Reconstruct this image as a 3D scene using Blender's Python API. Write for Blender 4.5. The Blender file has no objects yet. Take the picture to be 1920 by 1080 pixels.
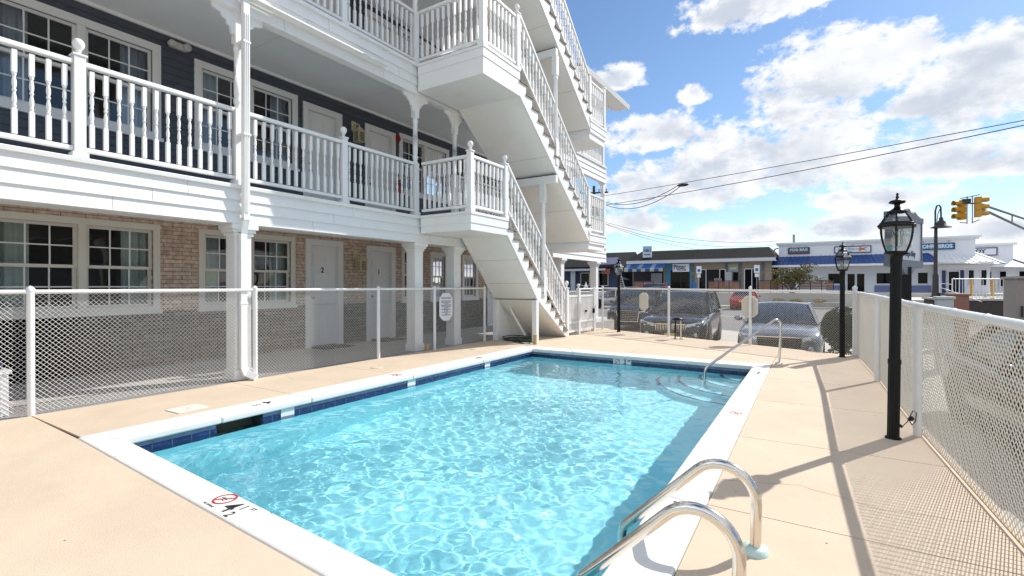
import bpy, math, random
import numpy as np
from mathutils import Vector, Matrix
R = math.radians
S = bpy.context.scene
COL = S.collection
random.seed(7)

# ------------------------------------------------------------------ camera
cam = bpy.data.cameras.new("camera"); camo = bpy.data.objects.new("camera", cam); COL.objects.link(camo)
S.camera = camo
cam.sensor_width = 36; cam.lens = 36 * 921 / 1920; cam.clip_end = 3000; cam.clip_start = 0.05
camo.location = (0, 0, 1.25)
camo.rotation_euler = (R(90 - 0.31), 0, math.atan(580 / 921))

# ------------------------------------------------------------------ world, sun, exposure
SUN = Vector((0.92, 1.74, 1.70)).normalized()
EL = math.asin(SUN.z); AZ = math.atan2(SUN.x, SUN.y)
W = bpy.data.worlds.new("World"); S.world = W; W.use_nodes = True
nt = W.node_tree; nd = nt.nodes; lk = nt.links
bg = nd["Background"]; bg.inputs[1].default_value = 0.14
sky = nd.new("ShaderNodeTexSky"); sky.sky_type = 'NISHITA'; sky.sun_disc = False
sky.sun_elevation = EL; sky.sun_rotation = AZ
sky.air_density = 1.0; sky.dust_density = 0.2; sky.ozone_density = 3.0
def wmath(op, a, b=None, c=None, clamp=False):
    n = nd.new("ShaderNodeMath"); n.operation = op; n.use_clamp = clamp
    for i, x in enumerate((a, b, c)):
        if x is None: continue
        if isinstance(x, (int, float)): n.inputs[i].default_value = x
        else: lk.new(x, n.inputs[i])
    return n.outputs[0]
tc = nd.new("ShaderNodeTexCoord"); sx = nd.new("ShaderNodeSeparateXYZ"); lk.new(tc.outputs["Generated"], sx.inputs[0])
az = wmath('MULTIPLY', wmath('ARCTAN2', sx.outputs[0], sx.outputs[1]), 57.2958)
el = wmath('MULTIPLY', wmath('ARCSINE', sx.outputs[2]), 57.2958)
# cumulus banks, the last ones added out of view to shape the light: azimuth, elevation, half width, half height in degrees
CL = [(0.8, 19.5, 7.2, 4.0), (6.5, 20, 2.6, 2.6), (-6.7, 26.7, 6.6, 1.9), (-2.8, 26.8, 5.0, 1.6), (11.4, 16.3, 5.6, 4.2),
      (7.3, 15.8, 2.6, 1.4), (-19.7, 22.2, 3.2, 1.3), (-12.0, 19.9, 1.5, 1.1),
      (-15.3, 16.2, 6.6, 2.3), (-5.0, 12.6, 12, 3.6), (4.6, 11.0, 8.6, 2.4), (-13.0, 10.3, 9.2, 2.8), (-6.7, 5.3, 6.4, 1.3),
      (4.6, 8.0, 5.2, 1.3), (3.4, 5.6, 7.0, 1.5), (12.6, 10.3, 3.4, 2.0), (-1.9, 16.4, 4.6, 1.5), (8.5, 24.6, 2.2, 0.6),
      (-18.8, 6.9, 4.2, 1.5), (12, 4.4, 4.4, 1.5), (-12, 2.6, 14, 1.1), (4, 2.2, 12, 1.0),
      (30, 38, 17, 8), (38, 24, 12, 5), (30, 10, 10, 3), (44, 3, 26, 5), (0, 0.2, 70, 2.2), (75, 42, 12, 7), (120, 28, 16, 7), (150, 12, 16, 5),  # includes unseen cloud added to keep sun glow out of the window panes
      (-60, 20, 16, 5), (-100, 14, 18, 5), (-140, 24, 16, 7), (178, 36, 14, 8), (20, 56, 14, 7), (100, 60, 14, 8), (92, 48, 42, 17), (150, 40, 40, 24), (-150, 40, 40, 24), (-92, 34, 34, 20), (60, 62, 60, 10), (-60, 62, 60, 10), (180, 66, 70, 14)]  # later entries: unseen cloud added overhead and behind to lift the shade
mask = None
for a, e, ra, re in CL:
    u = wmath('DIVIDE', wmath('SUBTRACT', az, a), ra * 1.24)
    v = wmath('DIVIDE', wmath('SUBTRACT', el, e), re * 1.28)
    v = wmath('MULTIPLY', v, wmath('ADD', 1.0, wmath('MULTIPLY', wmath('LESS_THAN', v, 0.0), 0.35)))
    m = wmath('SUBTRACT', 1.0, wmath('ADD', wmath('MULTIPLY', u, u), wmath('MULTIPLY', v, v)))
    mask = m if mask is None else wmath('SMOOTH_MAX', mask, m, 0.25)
cv = nd.new("ShaderNodeCombineXYZ"); lk.new(wmath('MULTIPLY', az, 0.30), cv.inputs[0]); lk.new(wmath('MULTIPLY', el, 0.46), cv.inputs[1])
def wnoise(scale, det, rough, off):
    mp = nd.new("ShaderNodeMapping"); mp.inputs["Location"].default_value = off; lk.new(cv.outputs[0], mp.inputs[0])
    n = nd.new("ShaderNodeTexNoise"); n.inputs["Scale"].default_value = scale; n.inputs["Detail"].default_value = det
    n.inputs["Roughness"].default_value = rough; lk.new(mp.outputs[0], n.inputs["Vector"]); return n.outputs[0]
n1 = wnoise(0.95, 12, 0.62, (3, 1, 0)); n2 = wnoise(0.60, 8, 0.60, (3.1, 0.6, 0)); n3 = wnoise(0.26, 4, 0.5, (8, 3, 0)); n4 = wnoise(2.6, 8, 0.62, (1, 5, 0))
dens = wmath('ADD', wmath('ADD', mask, wmath('MULTIPLY', wmath('SUBTRACT', n1, 0.5), 3.0)), wmath('MULTIPLY', wmath('SUBTRACT', n4, 0.5), 1.15))
def mrange(x, a, b, c=0.0, d=1.0):
    n = nd.new("ShaderNodeMapRange"); n.interpolation_type = 'SMOOTHSTEP'; lk.new(x, n.inputs[0])
    for i, q in enumerate((a, b, c, d)): n.inputs[1 + i].default_value = q
    return n.outputs[0]
cover = mrange(dens, 0.08, 0.70)
# cloud bodies: denser cores are greyer, edges facing the sun whiter
core = mrange(wmath('ADD', mask, wmath('MULTIPLY', wmath('SUBTRACT', n2, 0.52), 3.2)), 0.32, 1.2)
core = wmath('MULTIPLY', core, mrange(n3, 0.28, 0.52))
cc = nd.new("ShaderNodeMix"); cc.data_type = 'RGBA'; lk.new(core, cc.inputs["Factor"])
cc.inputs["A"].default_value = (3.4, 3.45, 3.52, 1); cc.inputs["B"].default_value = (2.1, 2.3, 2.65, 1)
# front-lit clouds opposite the sun, out of view, boosted to add fill light
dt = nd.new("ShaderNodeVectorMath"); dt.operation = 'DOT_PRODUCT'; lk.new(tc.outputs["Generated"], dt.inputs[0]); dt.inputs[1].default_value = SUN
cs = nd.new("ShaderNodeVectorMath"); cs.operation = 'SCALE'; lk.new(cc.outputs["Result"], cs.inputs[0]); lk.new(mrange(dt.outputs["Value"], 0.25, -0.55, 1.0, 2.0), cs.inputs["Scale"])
# thin high veil, and the sky's own blue
hs = nd.new("ShaderNodeHueSaturation"); hs.inputs["Saturation"].default_value = 1.06; hs.inputs["Value"].default_value = 0.49; lk.new(sky.outputs[0], hs.inputs["Color"])
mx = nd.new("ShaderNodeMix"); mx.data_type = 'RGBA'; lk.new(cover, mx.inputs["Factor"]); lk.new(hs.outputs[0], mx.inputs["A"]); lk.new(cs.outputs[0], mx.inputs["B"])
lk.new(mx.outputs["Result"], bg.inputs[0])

sun = bpy.data.lights.new("sun", 'SUN'); suno = bpy.data.objects.new("sun", sun); COL.objects.link(suno)
sun.energy = 2.6; sun.angle = R(0.53); sun.color = (1.0, 0.95, 0.88)
suno.rotation_euler = SUN.to_track_quat('Z', 'Y').to_euler()
sun.cycles.is_caustics_light = True
S.view_settings.view_transform = 'Standard'; S.view_settings.look = 'None'
S.view_settings.exposure = 1.1; S.view_settings.gamma = 1.0; S.view_settings.use_curve_mapping = False
S.cycles.use_denoising = True; S.cycles.denoising_prefilter = 'NONE'
S.cycles.max_bounces = 10; S.cycles.transparent_max_bounces = 16; S.cycles.transmission_bounces = 8
S.cycles.sample_clamp_indirect = 8

# ------------------------------------------------------------------ helpers
OFF = {}
class MB:
    def __init__(s): s.v = []; s.f = []; s.mi = []; s.sm = []
    def add(s, vs, fs, mi=0, sm=False):
        b = len(s.v); s.v += [tuple(p) for p in vs]
        for f in fs: s.f.append([b + i for i in f]); s.mi.append(mi); s.sm.append(sm)
    def box(s, x0, x1, y0, y1, z0, z1, mi=0):
        s.add([(x0, y0, z0), (x1, y0, z0), (x1, y1, z0), (x0, y1, z0), (x0, y0, z1), (x1, y0, z1), (x1, y1, z1), (x0, y1, z1)],
              [(3, 2, 1, 0), (4, 5, 6, 7), (0, 1, 5, 4), (1, 2, 6, 5), (2, 3, 7, 6), (3, 0, 4, 7)], mi)
    def obox(s, c, sz, M=None, mi=0):
        M = M or Matrix(); hx, hy, hz = sz[0] / 2, sz[1] / 2, sz[2] / 2; c = Vector(c)
        vs = [c + M @ Vector((x * hx, y * hy, z * hz)) for z in (-1, 1) for x, y in ((-1, -1), (1, -1), (1, 1), (-1, 1))]
        s.add(vs, [(3, 2, 1, 0), (4, 5, 6, 7), (0, 1, 5, 4), (1, 2, 6, 5), (2, 3, 7, 6), (3, 0, 4, 7)], mi)
    def beam(s, p, q, w, h, mi=0, up=(0, 0, 1)):
        p, q = Vector(p), Vector(q); d = (q - p).normalized(); up = Vector(up)
        side = d.cross(up)
        if side.length < 1e-4: side = d.cross(Vector((0, 1, 0)))
        side.normalize(); u = side.cross(d).normalized(); vs = []
        for c in (p, q):
            for a, b in ((-1, -1), (1, -1), (1, 1), (-1, 1)): vs.append(c + side * (a * w / 2) + u * (b * h / 2))
        s.add(vs, [(0, 1, 2, 3), (7, 6, 5, 4), (0, 4, 5, 1), (1, 5, 6, 2), (2, 6, 7, 3), (3, 7, 4, 0)], mi)
    def tube(s, pts, r, seg=10, mi=0, caps=True, sm=True):
        pts = [Vector(p) for p in pts]; n = len(pts); rs = r if isinstance(r, (list, tuple)) else [r] * n
        t0 = (pts[1] - pts[0]).normalized(); ref = Vector((0, 0, 1)) if abs(t0.z) < .9 else Vector((1, 0, 0))
        nrm = t0.cross(ref).normalized(); vs = []
        for i in range(n):
            t = (pts[min(i + 1, n - 1)] - pts[max(i - 1, 0)]).normalized()
            nrm = (nrm - t * nrm.dot(t)).normalized(); bn = t.cross(nrm)
            for k in range(seg):
                a = 2 * math.pi * k / seg; vs.append(pts[i] + (nrm * math.cos(a) + bn * math.sin(a)) * rs[i])
        fs = [(i * seg + k, i * seg + (k + 1) % seg, (i + 1) * seg + (k + 1) % seg, (i + 1) * seg + k) for i in range(n - 1) for k in range(seg)]
        s.add(vs, fs, mi, sm)
        if caps: s.add(vs[:seg], [tuple(range(seg))[::-1]], mi); s.add(vs[-seg:], [tuple(range(seg))], mi)
    def lathe(s, prof, c=(0, 0, 0), seg=16, mi=0, sm=True, rot=0.0):
        vs = []; n = len(prof)
        for r, z in prof:
            for k in range(seg):
                a = 2 * math.pi * k / seg + rot; vs.append((c[0] + r * math.cos(a), c[1] + r * math.sin(a), c[2] + z))
        s.add(vs, [(i * seg + k, i * seg + (k + 1) % seg, (i + 1) * seg + (k + 1) % seg, (i + 1) * seg + k) for i in range(n - 1) for k in range(seg)], mi, sm)
        if prof[0][0] > 1e-4: s.add(vs[:seg], [tuple(range(seg))[::-1]], mi)
        if prof[-1][0] > 1e-4: s.add(vs[-seg:], [tuple(range(seg))], mi)
    def prism(s, poly, axis, a, b, mi=0):
        n = len(poly)
        def P(u, v, w): return {'x': (w, u, v), 'y': (u, w, v), 'z': (u, v, w)}[axis]
        vs = [P(u, v, a) for u, v in poly] + [P(u, v, b) for u, v in poly]
        s.add(vs, [tuple(range(n))[::-1], tuple(range(n, 2 * n))] + [(i, (i + 1) % n, n + (i + 1) % n, n + i) for i in range(n)], mi)
    def sphere(s, c, r, seg=12, rings=8, mi=0, sc=(1, 1, 1)):
        vs = []; 
        for i in range(rings + 1):
            t = math.pi * i / rings
            for k in range(seg):
                a = 2 * math.pi * k / seg
                vs.append((c[0] + r * sc[0] * math.sin(t) * math.cos(a), c[1] + r * sc[1] * math.sin(t) * math.sin(a), c[2] - r * sc[2] * math.cos(t)))
        s.add(vs, [(i * seg + k, i * seg + (k + 1) % seg, (i + 1) * seg + (k + 1) % seg, (i + 1) * seg + k) for i in range(rings) for k in range(seg)], mi, True)
def root_off(p):
    return OFF.get(p.name, Vector((0, 0, 0))) if p else Vector((0, 0, 0))
def part(mb, name, mats, parent=None, label=None, local=False, bevel=0, recalc=True):
    """link a mesh builder as ONE mesh object; world coordinates unless local"""
    off = Vector((0, 0, 0)) if local else root_off(parent)
    me = bpy.data.meshes.new(name)
    me.from_pydata([(a - off.x, b - off.y, c - off.z) for a, b, c in mb.v], [], mb.f)
    for m in (mats if isinstance(mats, (list, tuple)) else [mats]): me.materials.append(m)
    me.polygons.foreach_set("material_index", mb.mi); me.polygons.foreach_set("use_smooth", mb.sm); me.update()
    import bmesh
    bm = bmesh.new(); bm.from_mesh(me)
    if recalc: bmesh.ops.recalc_face_normals(bm, faces=bm.faces)
    bm.to_mesh(me); bm.free()
    o = bpy.data.objects.new(name, me); COL.objects.link(o)
    if parent: o.parent = parent; OFF[o.name] = off
    if label: o["label"] = label
    if bevel:
        b = o.modifiers.new("bevel", 'BEVEL'); b.width = bevel; b.segments = 2; b.limit_method = 'ANGLE'; b.angle_limit = R(40)
    return o
def tag(o, label=None, cat=None, group=None, kind=None):
    if label: o["label"] = label
    if cat: o["category"] = cat
    if group: o["group"] = group
    if kind: o["kind"] = kind
    return o
def thing(name, label, cat, loc=(0, 0, 0), rz=0, group=None, local=False):
    o = bpy.data.objects.new(name, None); COL.objects.link(o); o.location = loc; o.rotation_euler = (0, 0, rz)
    o.empty_display_size = 0.2
    OFF[o.name] = Vector((0, 0, 0)) if local else Vector(loc)
    return tag(o, label, cat, group)
def single(mb, name, mats, label, cat, group=None, bevel=0):
    return tag(part(mb, name, mats, bevel=bevel), label, cat, group)
def struct(mb, name, mats, bevel=0):
    return tag(part(mb, name, mats, bevel=bevel), kind='structure')
def copy_tree(o, parent=None):
    c = o.copy(); COL.objects.link(c)
    if parent: c.parent = parent
    for ch in list(o.children): copy_tree(ch, c)
    return c
def text(body, size, mat, name, parent, M, off=None, extrude=0.002, align='CENTER', sx=1.0, shear=0.0, bold=0.0):
    cu = bpy.data.curves.new(name, 'FONT'); cu.body = body; cu.size = size; cu.align_x = align; cu.align_y = 'CENTER'
    cu.extrude = extrude; cu.shear = shear; cu.offset = bold; cu.resolution_u = 3
    t = bpy.data.objects.new(name, cu); COL.objects.link(t)
    dg = bpy.context.evaluated_depsgraph_get(); me = bpy.data.meshes.new_from_object(t.evaluated_get(dg))
    bpy.data.objects.remove(t); bpy.data.curves.remove(cu)
    off = root_off(parent) if off is None else Vector(off)
    me.transform(Matrix.Translation(-off) @ M @ Matrix.Diagonal((sx, 1, 1, 1)))
    me.materials.clear(); me.materials.append(mat)
    o = bpy.data.objects.new(name, me); COL.objects.link(o)
    if parent: o.parent = parent; OFF[o.name] = off
    return o
def frame(o, x, y):      # matrix with origin o, local x and y axes in the world
    x = Vector(x).normalized(); y = Vector(y).normalized(); z = x.cross(y)
    return Matrix(((x.x, y.x, z.x, o[0]), (x.y, y.y, z.y, o[1]), (x.z, y.z, z.z, o[2]), (0, 0, 0, 1)))
# ------------------------------------------------------------------ materials
def M(name, col, rough=.5, metal=0.0, var=0.0, scale=4.0, bump=0.0, bscale=60.0, coat=0.0, stain=None, spec=.5):
    m = bpy.data.materials.new(name); m.use_nodes = True; t = m.node_tree; b = t.nodes["Principled BSDF"]
    b.inputs["Base Color"].default_value = (*col, 1); b.inputs["Roughness"].default_value = rough; b.inputs["Metallic"].default_value = metal
    b.inputs["Coat Weight"].default_value = coat; b.inputs["Coat Roughness"].default_value = .04; b.inputs["Specular IOR Level"].default_value = spec
    if var or bump or stain:
        c = t.nodes.new("ShaderNodeTexCoord")
        def nz(sc, det=6):
            n = t.nodes.new("ShaderNodeTexNoise"); n.inputs["Scale"].default_value = sc; n.inputs["Detail"].default_value = det
            n.inputs["Roughness"].default_value = .6; t.links.new(c.outputs["Object"], n.inputs["Vector"]); return n.outputs[0]
        if var or stain:
            r = t.nodes.new("ShaderNodeMapRange"); t.links.new(nz(scale), r.inputs[0])
            r.inputs[1].default_value = .3; r.inputs[2].default_value = .7; r.inputs[3].default_value = 0; r.inputs[4].default_value = 1
            x = t.nodes.new("ShaderNodeMix"); x.data_type = 'RGBA'; t.links.new(r.outputs[0], x.inputs["Factor"])
            x.inputs["A"].default_value = (*[q * (1 - var) for q in col], 1); x.inputs["B"].default_value = (*[min(1, q * (1 + var)) for q in col], 1)
            out = x.outputs["Result"]
            if stain:
                scol, ssc, lo, hi, amt = stain
                r2 = t.nodes.new("ShaderNodeMapRange"); t.links.new(nz(ssc, 8), r2.inputs[0]); r2.inputs[1].default_value = lo; r2.inputs[2].default_value = hi; r2.inputs[4].default_value = amt
                y = t.nodes.new("ShaderNodeMix"); y.data_type = 'RGBA'; t.links.new(r2.outputs[0], y.inputs["Factor"]); t.links.new(out, y.inputs["A"]); y.inputs["B"].default_value = (*scol, 1); out = y.outputs["Result"]
            t.links.new(out, b.inputs["Base Color"])
        if bump:
            bp = t.nodes.new("ShaderNodeBump"); bp.inputs["Strength"].default_value = bump; bp.inputs["Distance"].default_value = .01
            t.links.new(nz(bscale), bp.inputs["Height"]); t.links.new(bp.outputs[0], b.inputs["Normal"])
    return m
def brickmat(name, c1, c2, mortar, bw, bh, axes='yz', msize=.012, rough=.85):
    m = bpy.data.materials.new(name); m.use_nodes = True; t = m.node_tree; b = t.nodes["Principled BSDF"]; b.inputs["Roughness"].default_value = rough
    c = t.nodes.new("ShaderNodeTexCoord"); sp = t.nodes.new("ShaderNodeSeparateXYZ"); cb = t.nodes.new("ShaderNodeCombineXYZ")
    t.links.new(c.outputs["Object"], sp.inputs[0]); ix = {'x': 0, 'y': 1, 'z': 2}
    nz0 = t.nodes.new("ShaderNodeTexNoise"); nz0.inputs["Scale"].default_value = 9; t.links.new(c.outputs["Object"], nz0.inputs["Vector"])
    ad = t.nodes.new("ShaderNodeMath"); ad.operation = 'MULTIPLY_ADD'; t.links.new(nz0.outputs[0], ad.inputs[0]); ad.inputs[1].default_value = .008; t.links.new(sp.outputs[ix[axes[1]]], ad.inputs[2])
    t.links.new(sp.outputs[ix[axes[0]]], cb.inputs[0]); t.links.new(ad.outputs[0], cb.inputs[1])
    br = t.nodes.new("ShaderNodeTexBrick"); t.links.new(cb.outputs[0], br.inputs["Vector"]); br.inputs["Scale"].default_value = 1
    br.inputs["Brick Width"].default_value = bw; br.inputs["Row Height"].default_value = bh; br.inputs["Mortar Size"].default_value = msize / 2; br.inputs["Mortar Smooth"].default_value = .3
    br.inputs["Color1"].default_value = (*c1, 1); br.inputs["Color2"].default_value = (*c2, 1); br.inputs["Mortar"].default_value = (*mortar, 1); br.inputs["Bias"].default_value = -.1
    nz = t.nodes.new("ShaderNodeTexNoise"); nz.inputs["Scale"].default_value = 14; nz.inputs["Detail"].default_value = 8; t.links.new(c.outputs["Object"], nz.inputs["Vector"])
    r = t.nodes.new("ShaderNodeMapRange"); t.links.new(nz.outputs[0], r.inputs[0]); r.inputs[1].default_value = .3; r.inputs[2].default_value = .7; r.inputs[3].default_value = .72; r.inputs[4].default_value = 1.22
    vm = t.nodes.new("ShaderNodeVectorMath"); vm.operation = 'SCALE'; t.links.new(br.outputs[0], vm.inputs[0]); t.links.new(r.outputs[0], vm.inputs["Scale"]); t.links.new(vm.outputs[0], b.inputs["Base Color"])
    sb = t.nodes.new("ShaderNodeMath"); sb.operation = 'SUBTRACT'; t.links.new(nz.outputs[0], sb.inputs[0]); t.links.new(br.outputs["Fac"], sb.inputs[1])
    bp = t.nodes.new("ShaderNodeBump"); bp.inputs["Strength"].default_value = .7; bp.inputs["Distance"].default_value = .012; t.links.new(sb.outputs[0], bp.inputs["Height"]); t.links.new(bp.outputs[0], b.inputs["Normal"])
    return m
def glassmat(name, tint=(1, 1, 1), refl=1.0, rough=0.0, ior=1.5, wav=0.0):
    m = bpy.data.materials.new(name); m.use_nodes = True; t = m.node_tree; t.nodes.clear()
    o = t.nodes.new("ShaderNodeOutputMaterial"); mx = t.nodes.new("ShaderNodeMixShader"); tr = t.nodes.new("ShaderNodeBsdfTransparent"); gl = t.nodes.new("ShaderNodeBsdfGlossy"); fr = t.nodes.new("ShaderNodeFresnel")
    tr.inputs[0].default_value = (*tint, 1); gl.inputs["Roughness"].default_value = rough; fr.inputs[0].default_value = ior
    mu = t.nodes.new("ShaderNodeMath"); mu.operation = 'MULTIPLY'; mu.use_clamp = True; t.links.new(fr.outputs[0], mu.inputs[0]); mu.inputs[1].default_value = refl
    if wav:
        c = t.nodes.new("ShaderNodeTexCoord"); n = t.nodes.new("ShaderNodeTexNoise"); n.inputs["Scale"].default_value = 2.5; n.inputs["Detail"].default_value = 1; t.links.new(c.outputs["Object"], n.inputs["Vector"])
        bp = t.nodes.new("ShaderNodeBump"); bp.inputs["Strength"].default_value = wav; bp.inputs["Distance"].default_value = .05; t.links.new(n.outputs[0], bp.inputs["Height"]); t.links.new(bp.outputs[0], gl.inputs["Normal"])
    t.links.new(mu.outputs[0], mx.inputs[0]); t.links.new(tr.outputs[0], mx.inputs[1]); t.links.new(gl.outputs[0], mx.inputs[2]); t.links.new(mx.outputs[0], o.inputs[0])
    return m
def leafmat(name, cols, rough=.6):
    m = bpy.data.materials.new(name); m.use_nodes = True; t = m.node_tree; b = t.nodes["Principled BSDF"]; b.inputs["Roughness"].default_value = rough
    g = t.nodes.new("ShaderNodeNewGeometry"); cr = t.nodes.new("ShaderNodeValToRGB"); cr.color_ramp.interpolation = 'LINEAR'
    el = cr.color_ramp.elements
    for i, c in enumerate(cols):
        p = i / max(1, len(cols) - 1)
        e = el[i] if i < 2 else el.new(p)
        e.position = p; e.color = (*c, 1)
    t.links.new(g.outputs["Random Per Island"], cr.inputs[0]); t.links.new(cr.outputs[0], b.inputs["Base Color"])
    return m
white = M("white_paint", (.80, .80, .79), .45, var=.02, scale=3, bump=.05, bscale=25, stain=((.60, .57, .50), 1.7, .60, .88, .30))
white_vinyl = M("white_vinyl_rail", (.80, .81, .82), .32, var=.012, scale=2)
white_soffit = M("painted_soffit", (.86, .86, .86), .6, var=.03, scale=1.3)
cream_soffit = M("cream_painted_stair_soffit", (.85, .84, .81), .6, var=.04, scale=1.2, stain=((.60, .53, .42), 1.1, .58, .8, .25))
almond = M("almond_window_trim", (.70, .67, .60), .45, var=.03, scale=3)
white_trim = M("white_window_trim", (.76, .76, .75), .42, var=.02)
muntin = M("window_grid_white", (.78, .80, .80), .35)
door_white = M("white_painted_door", (.80, .80, .79), .4, var=.015)
siding = M("slate_blue_siding", (.062, .074, .092), .5, var=.10, scale=6, bump=.06, bscale=90)
brick = brickmat("tan_brick", (.66, .51, .41), (.52, .375, .295), (.33, .255, .205), .27, .064, msize=.013)
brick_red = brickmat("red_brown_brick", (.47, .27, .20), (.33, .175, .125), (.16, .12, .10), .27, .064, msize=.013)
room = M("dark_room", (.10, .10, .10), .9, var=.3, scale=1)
curtain_m = M("pale_green_curtain", (.42, .50, .48), .8, var=.05)
curtain_b = M("pale_blue_curtain", (.40, .47, .58), .8, var=.05)
pane_m = glassmat("window_glass", (.93, .96, .95), 1.7, 0.0, 1.55, wav=.12)
brass = M("dull_brass", (.45, .36, .20), .3, 1.0)
blackmetal = M("black_paint", (.004, .004, .0045), .38, var=.2, scale=8, spec=.25)
cream_lamp = M("cream_metal", (.62, .56, .38), .4)
redplastic = M("red_plastic", (.30, .018, .015), .35)
deck_m = M("tan_pool_deck", (.58, .475, .36), .85, var=.07, scale=1.3, bump=.3, bscale=140, stain=((.44, .34, .245), .9, .54, .80, .55))
deck_r = M("sand_pool_deck", (.60, .485, .365), .85, var=.06, scale=1.6, bump=.3, bscale=140, stain=((.46, .355, .265), 1.1, .54, .80, .55))
joint_m = M("dark_joint", (.12, .085, .06), .95)
cop_m = M("white_coping", (.74, .735, .70), .6, var=.03, scale=2.5, bump=.10, bscale=110, stain=((.60, .57, .50), 2.3, .60, .85, .35))
corridor_m = M("grey_concrete_floor", (.38, .37, .36), .8, var=.09, scale=1.6, bump=.1, bscale=80)
conc = M("pale_concrete", (.50, .47, .42), .9, var=.08, scale=.7, bump=.15, bscale=40)
asphalt = M("asphalt", (.175, .17, .165), .92, var=.10, scale=.35, bump=.3, bscale=60, stain=((.12, .12, .12), .16, .5, .8, .4))
road_white = M("road_marking_white", (.62, .62, .60), .8, var=.1, scale=6)
grass_m = leafmat("grass_blades", [(.05, .10, .02), (.10, .15, .03), (.16, .17, .05)])
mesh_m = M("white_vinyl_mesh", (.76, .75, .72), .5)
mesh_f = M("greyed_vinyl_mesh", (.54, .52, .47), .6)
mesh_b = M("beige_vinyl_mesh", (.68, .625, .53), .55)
post_m = M("white_fence_paint", (.76, .76, .75), .4, var=.03, scale=8)
steel = M("stainless_steel", (.72, .68, .62), .16, 1.0, var=.04, scale=9)
ink = M("black_marking_paint", (.02, .02, .022), .7)
redink = M("red_marking_paint", (.45, .025, .03), .6)
signwhite = M("sign_white", (.74, .75, .77), .45)
signbeige = M("sign_back_beige", (.70, .66, .59), .6, var=.03)
rubber = M("black_rubber", (.018, .018, .019), .8)
hose_m = M("dark_green_hose", (.012, .05, .035), .45)
stake_m = M("tan_wood_stake", (.42, .30, .15), .8, var=.15, scale=30)
treadwood = M("weathered_tread", (.20, .165, .12), .9, var=.35, scale=40, bump=.3)
# ------------------------------------------------------------------ ground, street, deck
GZ = -0.60
DX0, DX1, DY0, DY1 = -6.40, 1.12, -4.0, 13.8
g = MB()
for x0, x1, y0, y1 in ((-900, -6.3, -900, 900), (-.3, 900, -900, 900), (-6.3, -.3, -900, 1.0), (-6.3, -.3, 9.0, 900)):
    g.add([(x0, y0, GZ), (x1, y0, GZ), (x1, y1, GZ), (x0, y1, GZ)], [(0, 1, 2, 3)])
struct(g, "ground", asphalt)
a = MB(); za = GZ + .004
ln = [(-30, 41.5), (-20, 34.2), (-9.14, 25.69), (-3.31, 21.59), (.31, 19.73), (8, 15.9), (30, 5.5)]
poly = [(-30, -30), (-6.3, -30), (-6.3, 9.5), (-.3, 9.5), (-.3, -30), (30, -30)] + ln[::-1]
a.add([(x, y, za) for x, y in poly], [tuple(range(len(poly)))])
struct(a, "parking_apron", conc)
w = MB()
for (xa, ya), (xb, yb) in zip(ln, ln[1:]):
    w.add([(xa, ya + .05, za + .004), (xb, yb + .05, za + .004), (xb, yb + .20, za + .004), (xa, ya + .20, za + .004)], [(0, 1, 2, 3)])
for k in range(7):    # bay lines between the parked cars
    x = -9.5 + k * 2.9; y1 = np.interp(x, [p[0] for p in ln], [p[1] for p in ln])
    if k in (1, 2): w.add([(x, 16.5, za + .003), (x + .1, 16.5, za + .003), (x + .1, y1, za + .003), (x, y1, za + .003)], [(0, 1, 2, 3)])
for k in range(2):    # double centre line of the street
    for (xa, ya), (xb, yb) in zip(ln, ln[1:]):
        w.add([(xa, ya + 9 + k * .3, GZ + .004), (xb, yb + 9 + k * .3, GZ + .004), (xb, yb + 9.12 + k * .3, GZ + .004), (xa, ya + 9.12 + k * .3, GZ + .004)], [(0, 1, 2, 3)])
struct(w, "road_marking", road_white)

FP = [(-6, 1.06), (-4, 1.02), (-1.5, .93), (.3, .88), (2.5, .81), (5.24, .68), (7.94, .62), (10.55, .50)]     # right fence line, y -> x
def fx(y): return float(np.interp(y, [p[0] for p in FP], [p[1] for p in FP]))
def ffy(x): return 10.55 + (.50 - x) * .467                                                   # far fence line, x -> y
IN = [(-4.78, 1.69), (-.79, 1.48), (-.89, 8.36), (-4.78, 8.36)]
OU = [(-5.15, 1.50), (-.52, 1.29), (-.66, 8.72), (-5.15, 8.72)]
def oxr(y): return float(np.interp(y, [1.29, 8.72], [-.52, -.66]))
dk = MB(); gp = .004
def slab(poly, mi): dk.prism(poly, 'z', -.10, 0.0, mi)
slab([(DX0, DY0), (-.53, DY0), (-.53, 1.284), (-5.155, 1.494), (DX0, 1.515)], 0)
js = [1.523, 3.42, 5.0, 6.62, 8.2, 9.9]
for y0, y1 in zip(js, js[1:] + [13.55]):
    slab([(DX0, y0 + gp), (-5.156, y0 + gp), (-5.156, y1 - gp), (DX0, y1 - gp)], 0)
slab([(-5.148, 8.726), (-3.0, 8.726), (-3.0, ffy(-3.0) + .1), (-5.148, ffy(-5.148) + .1)], 1)
slab([(-2.992, 8.726), (-.664, 8.726), (-.664, ffy(-.664) + .1), (-2.992, ffy(-2.992) + .1)], 1)
jr = [-4, -1.6, -.1, 1.45, 2.96, 4.45, 5.98, 7.42, 8.85]
for y0, y1 in zip(jr, jr[1:]):
    slab([(oxr(y0) + .006, y0 + gp), (fx(y0) + .1, y0 + gp), (fx(y1) + .1, y1 - gp), (oxr(y1) + .006, y1 - gp)], 1)
slab([(-.656, 8.85 + gp), (fx(8.86) + .1, 8.85 + gp), (.60, 10.58), (-.656, ffy(-.656) + .1)], 1)
for x0, x1, y0, y1 in ((DX0, -5.0, DY0, 13.5), (-.70, .45, DY0, 10.4), (-5.0, -.7, DY0, 1.35), (-5.0, -.7, 8.7, 11.0)):
    dk.box(x0, x1, y0, y1, -.66, -.013, 2)
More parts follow.
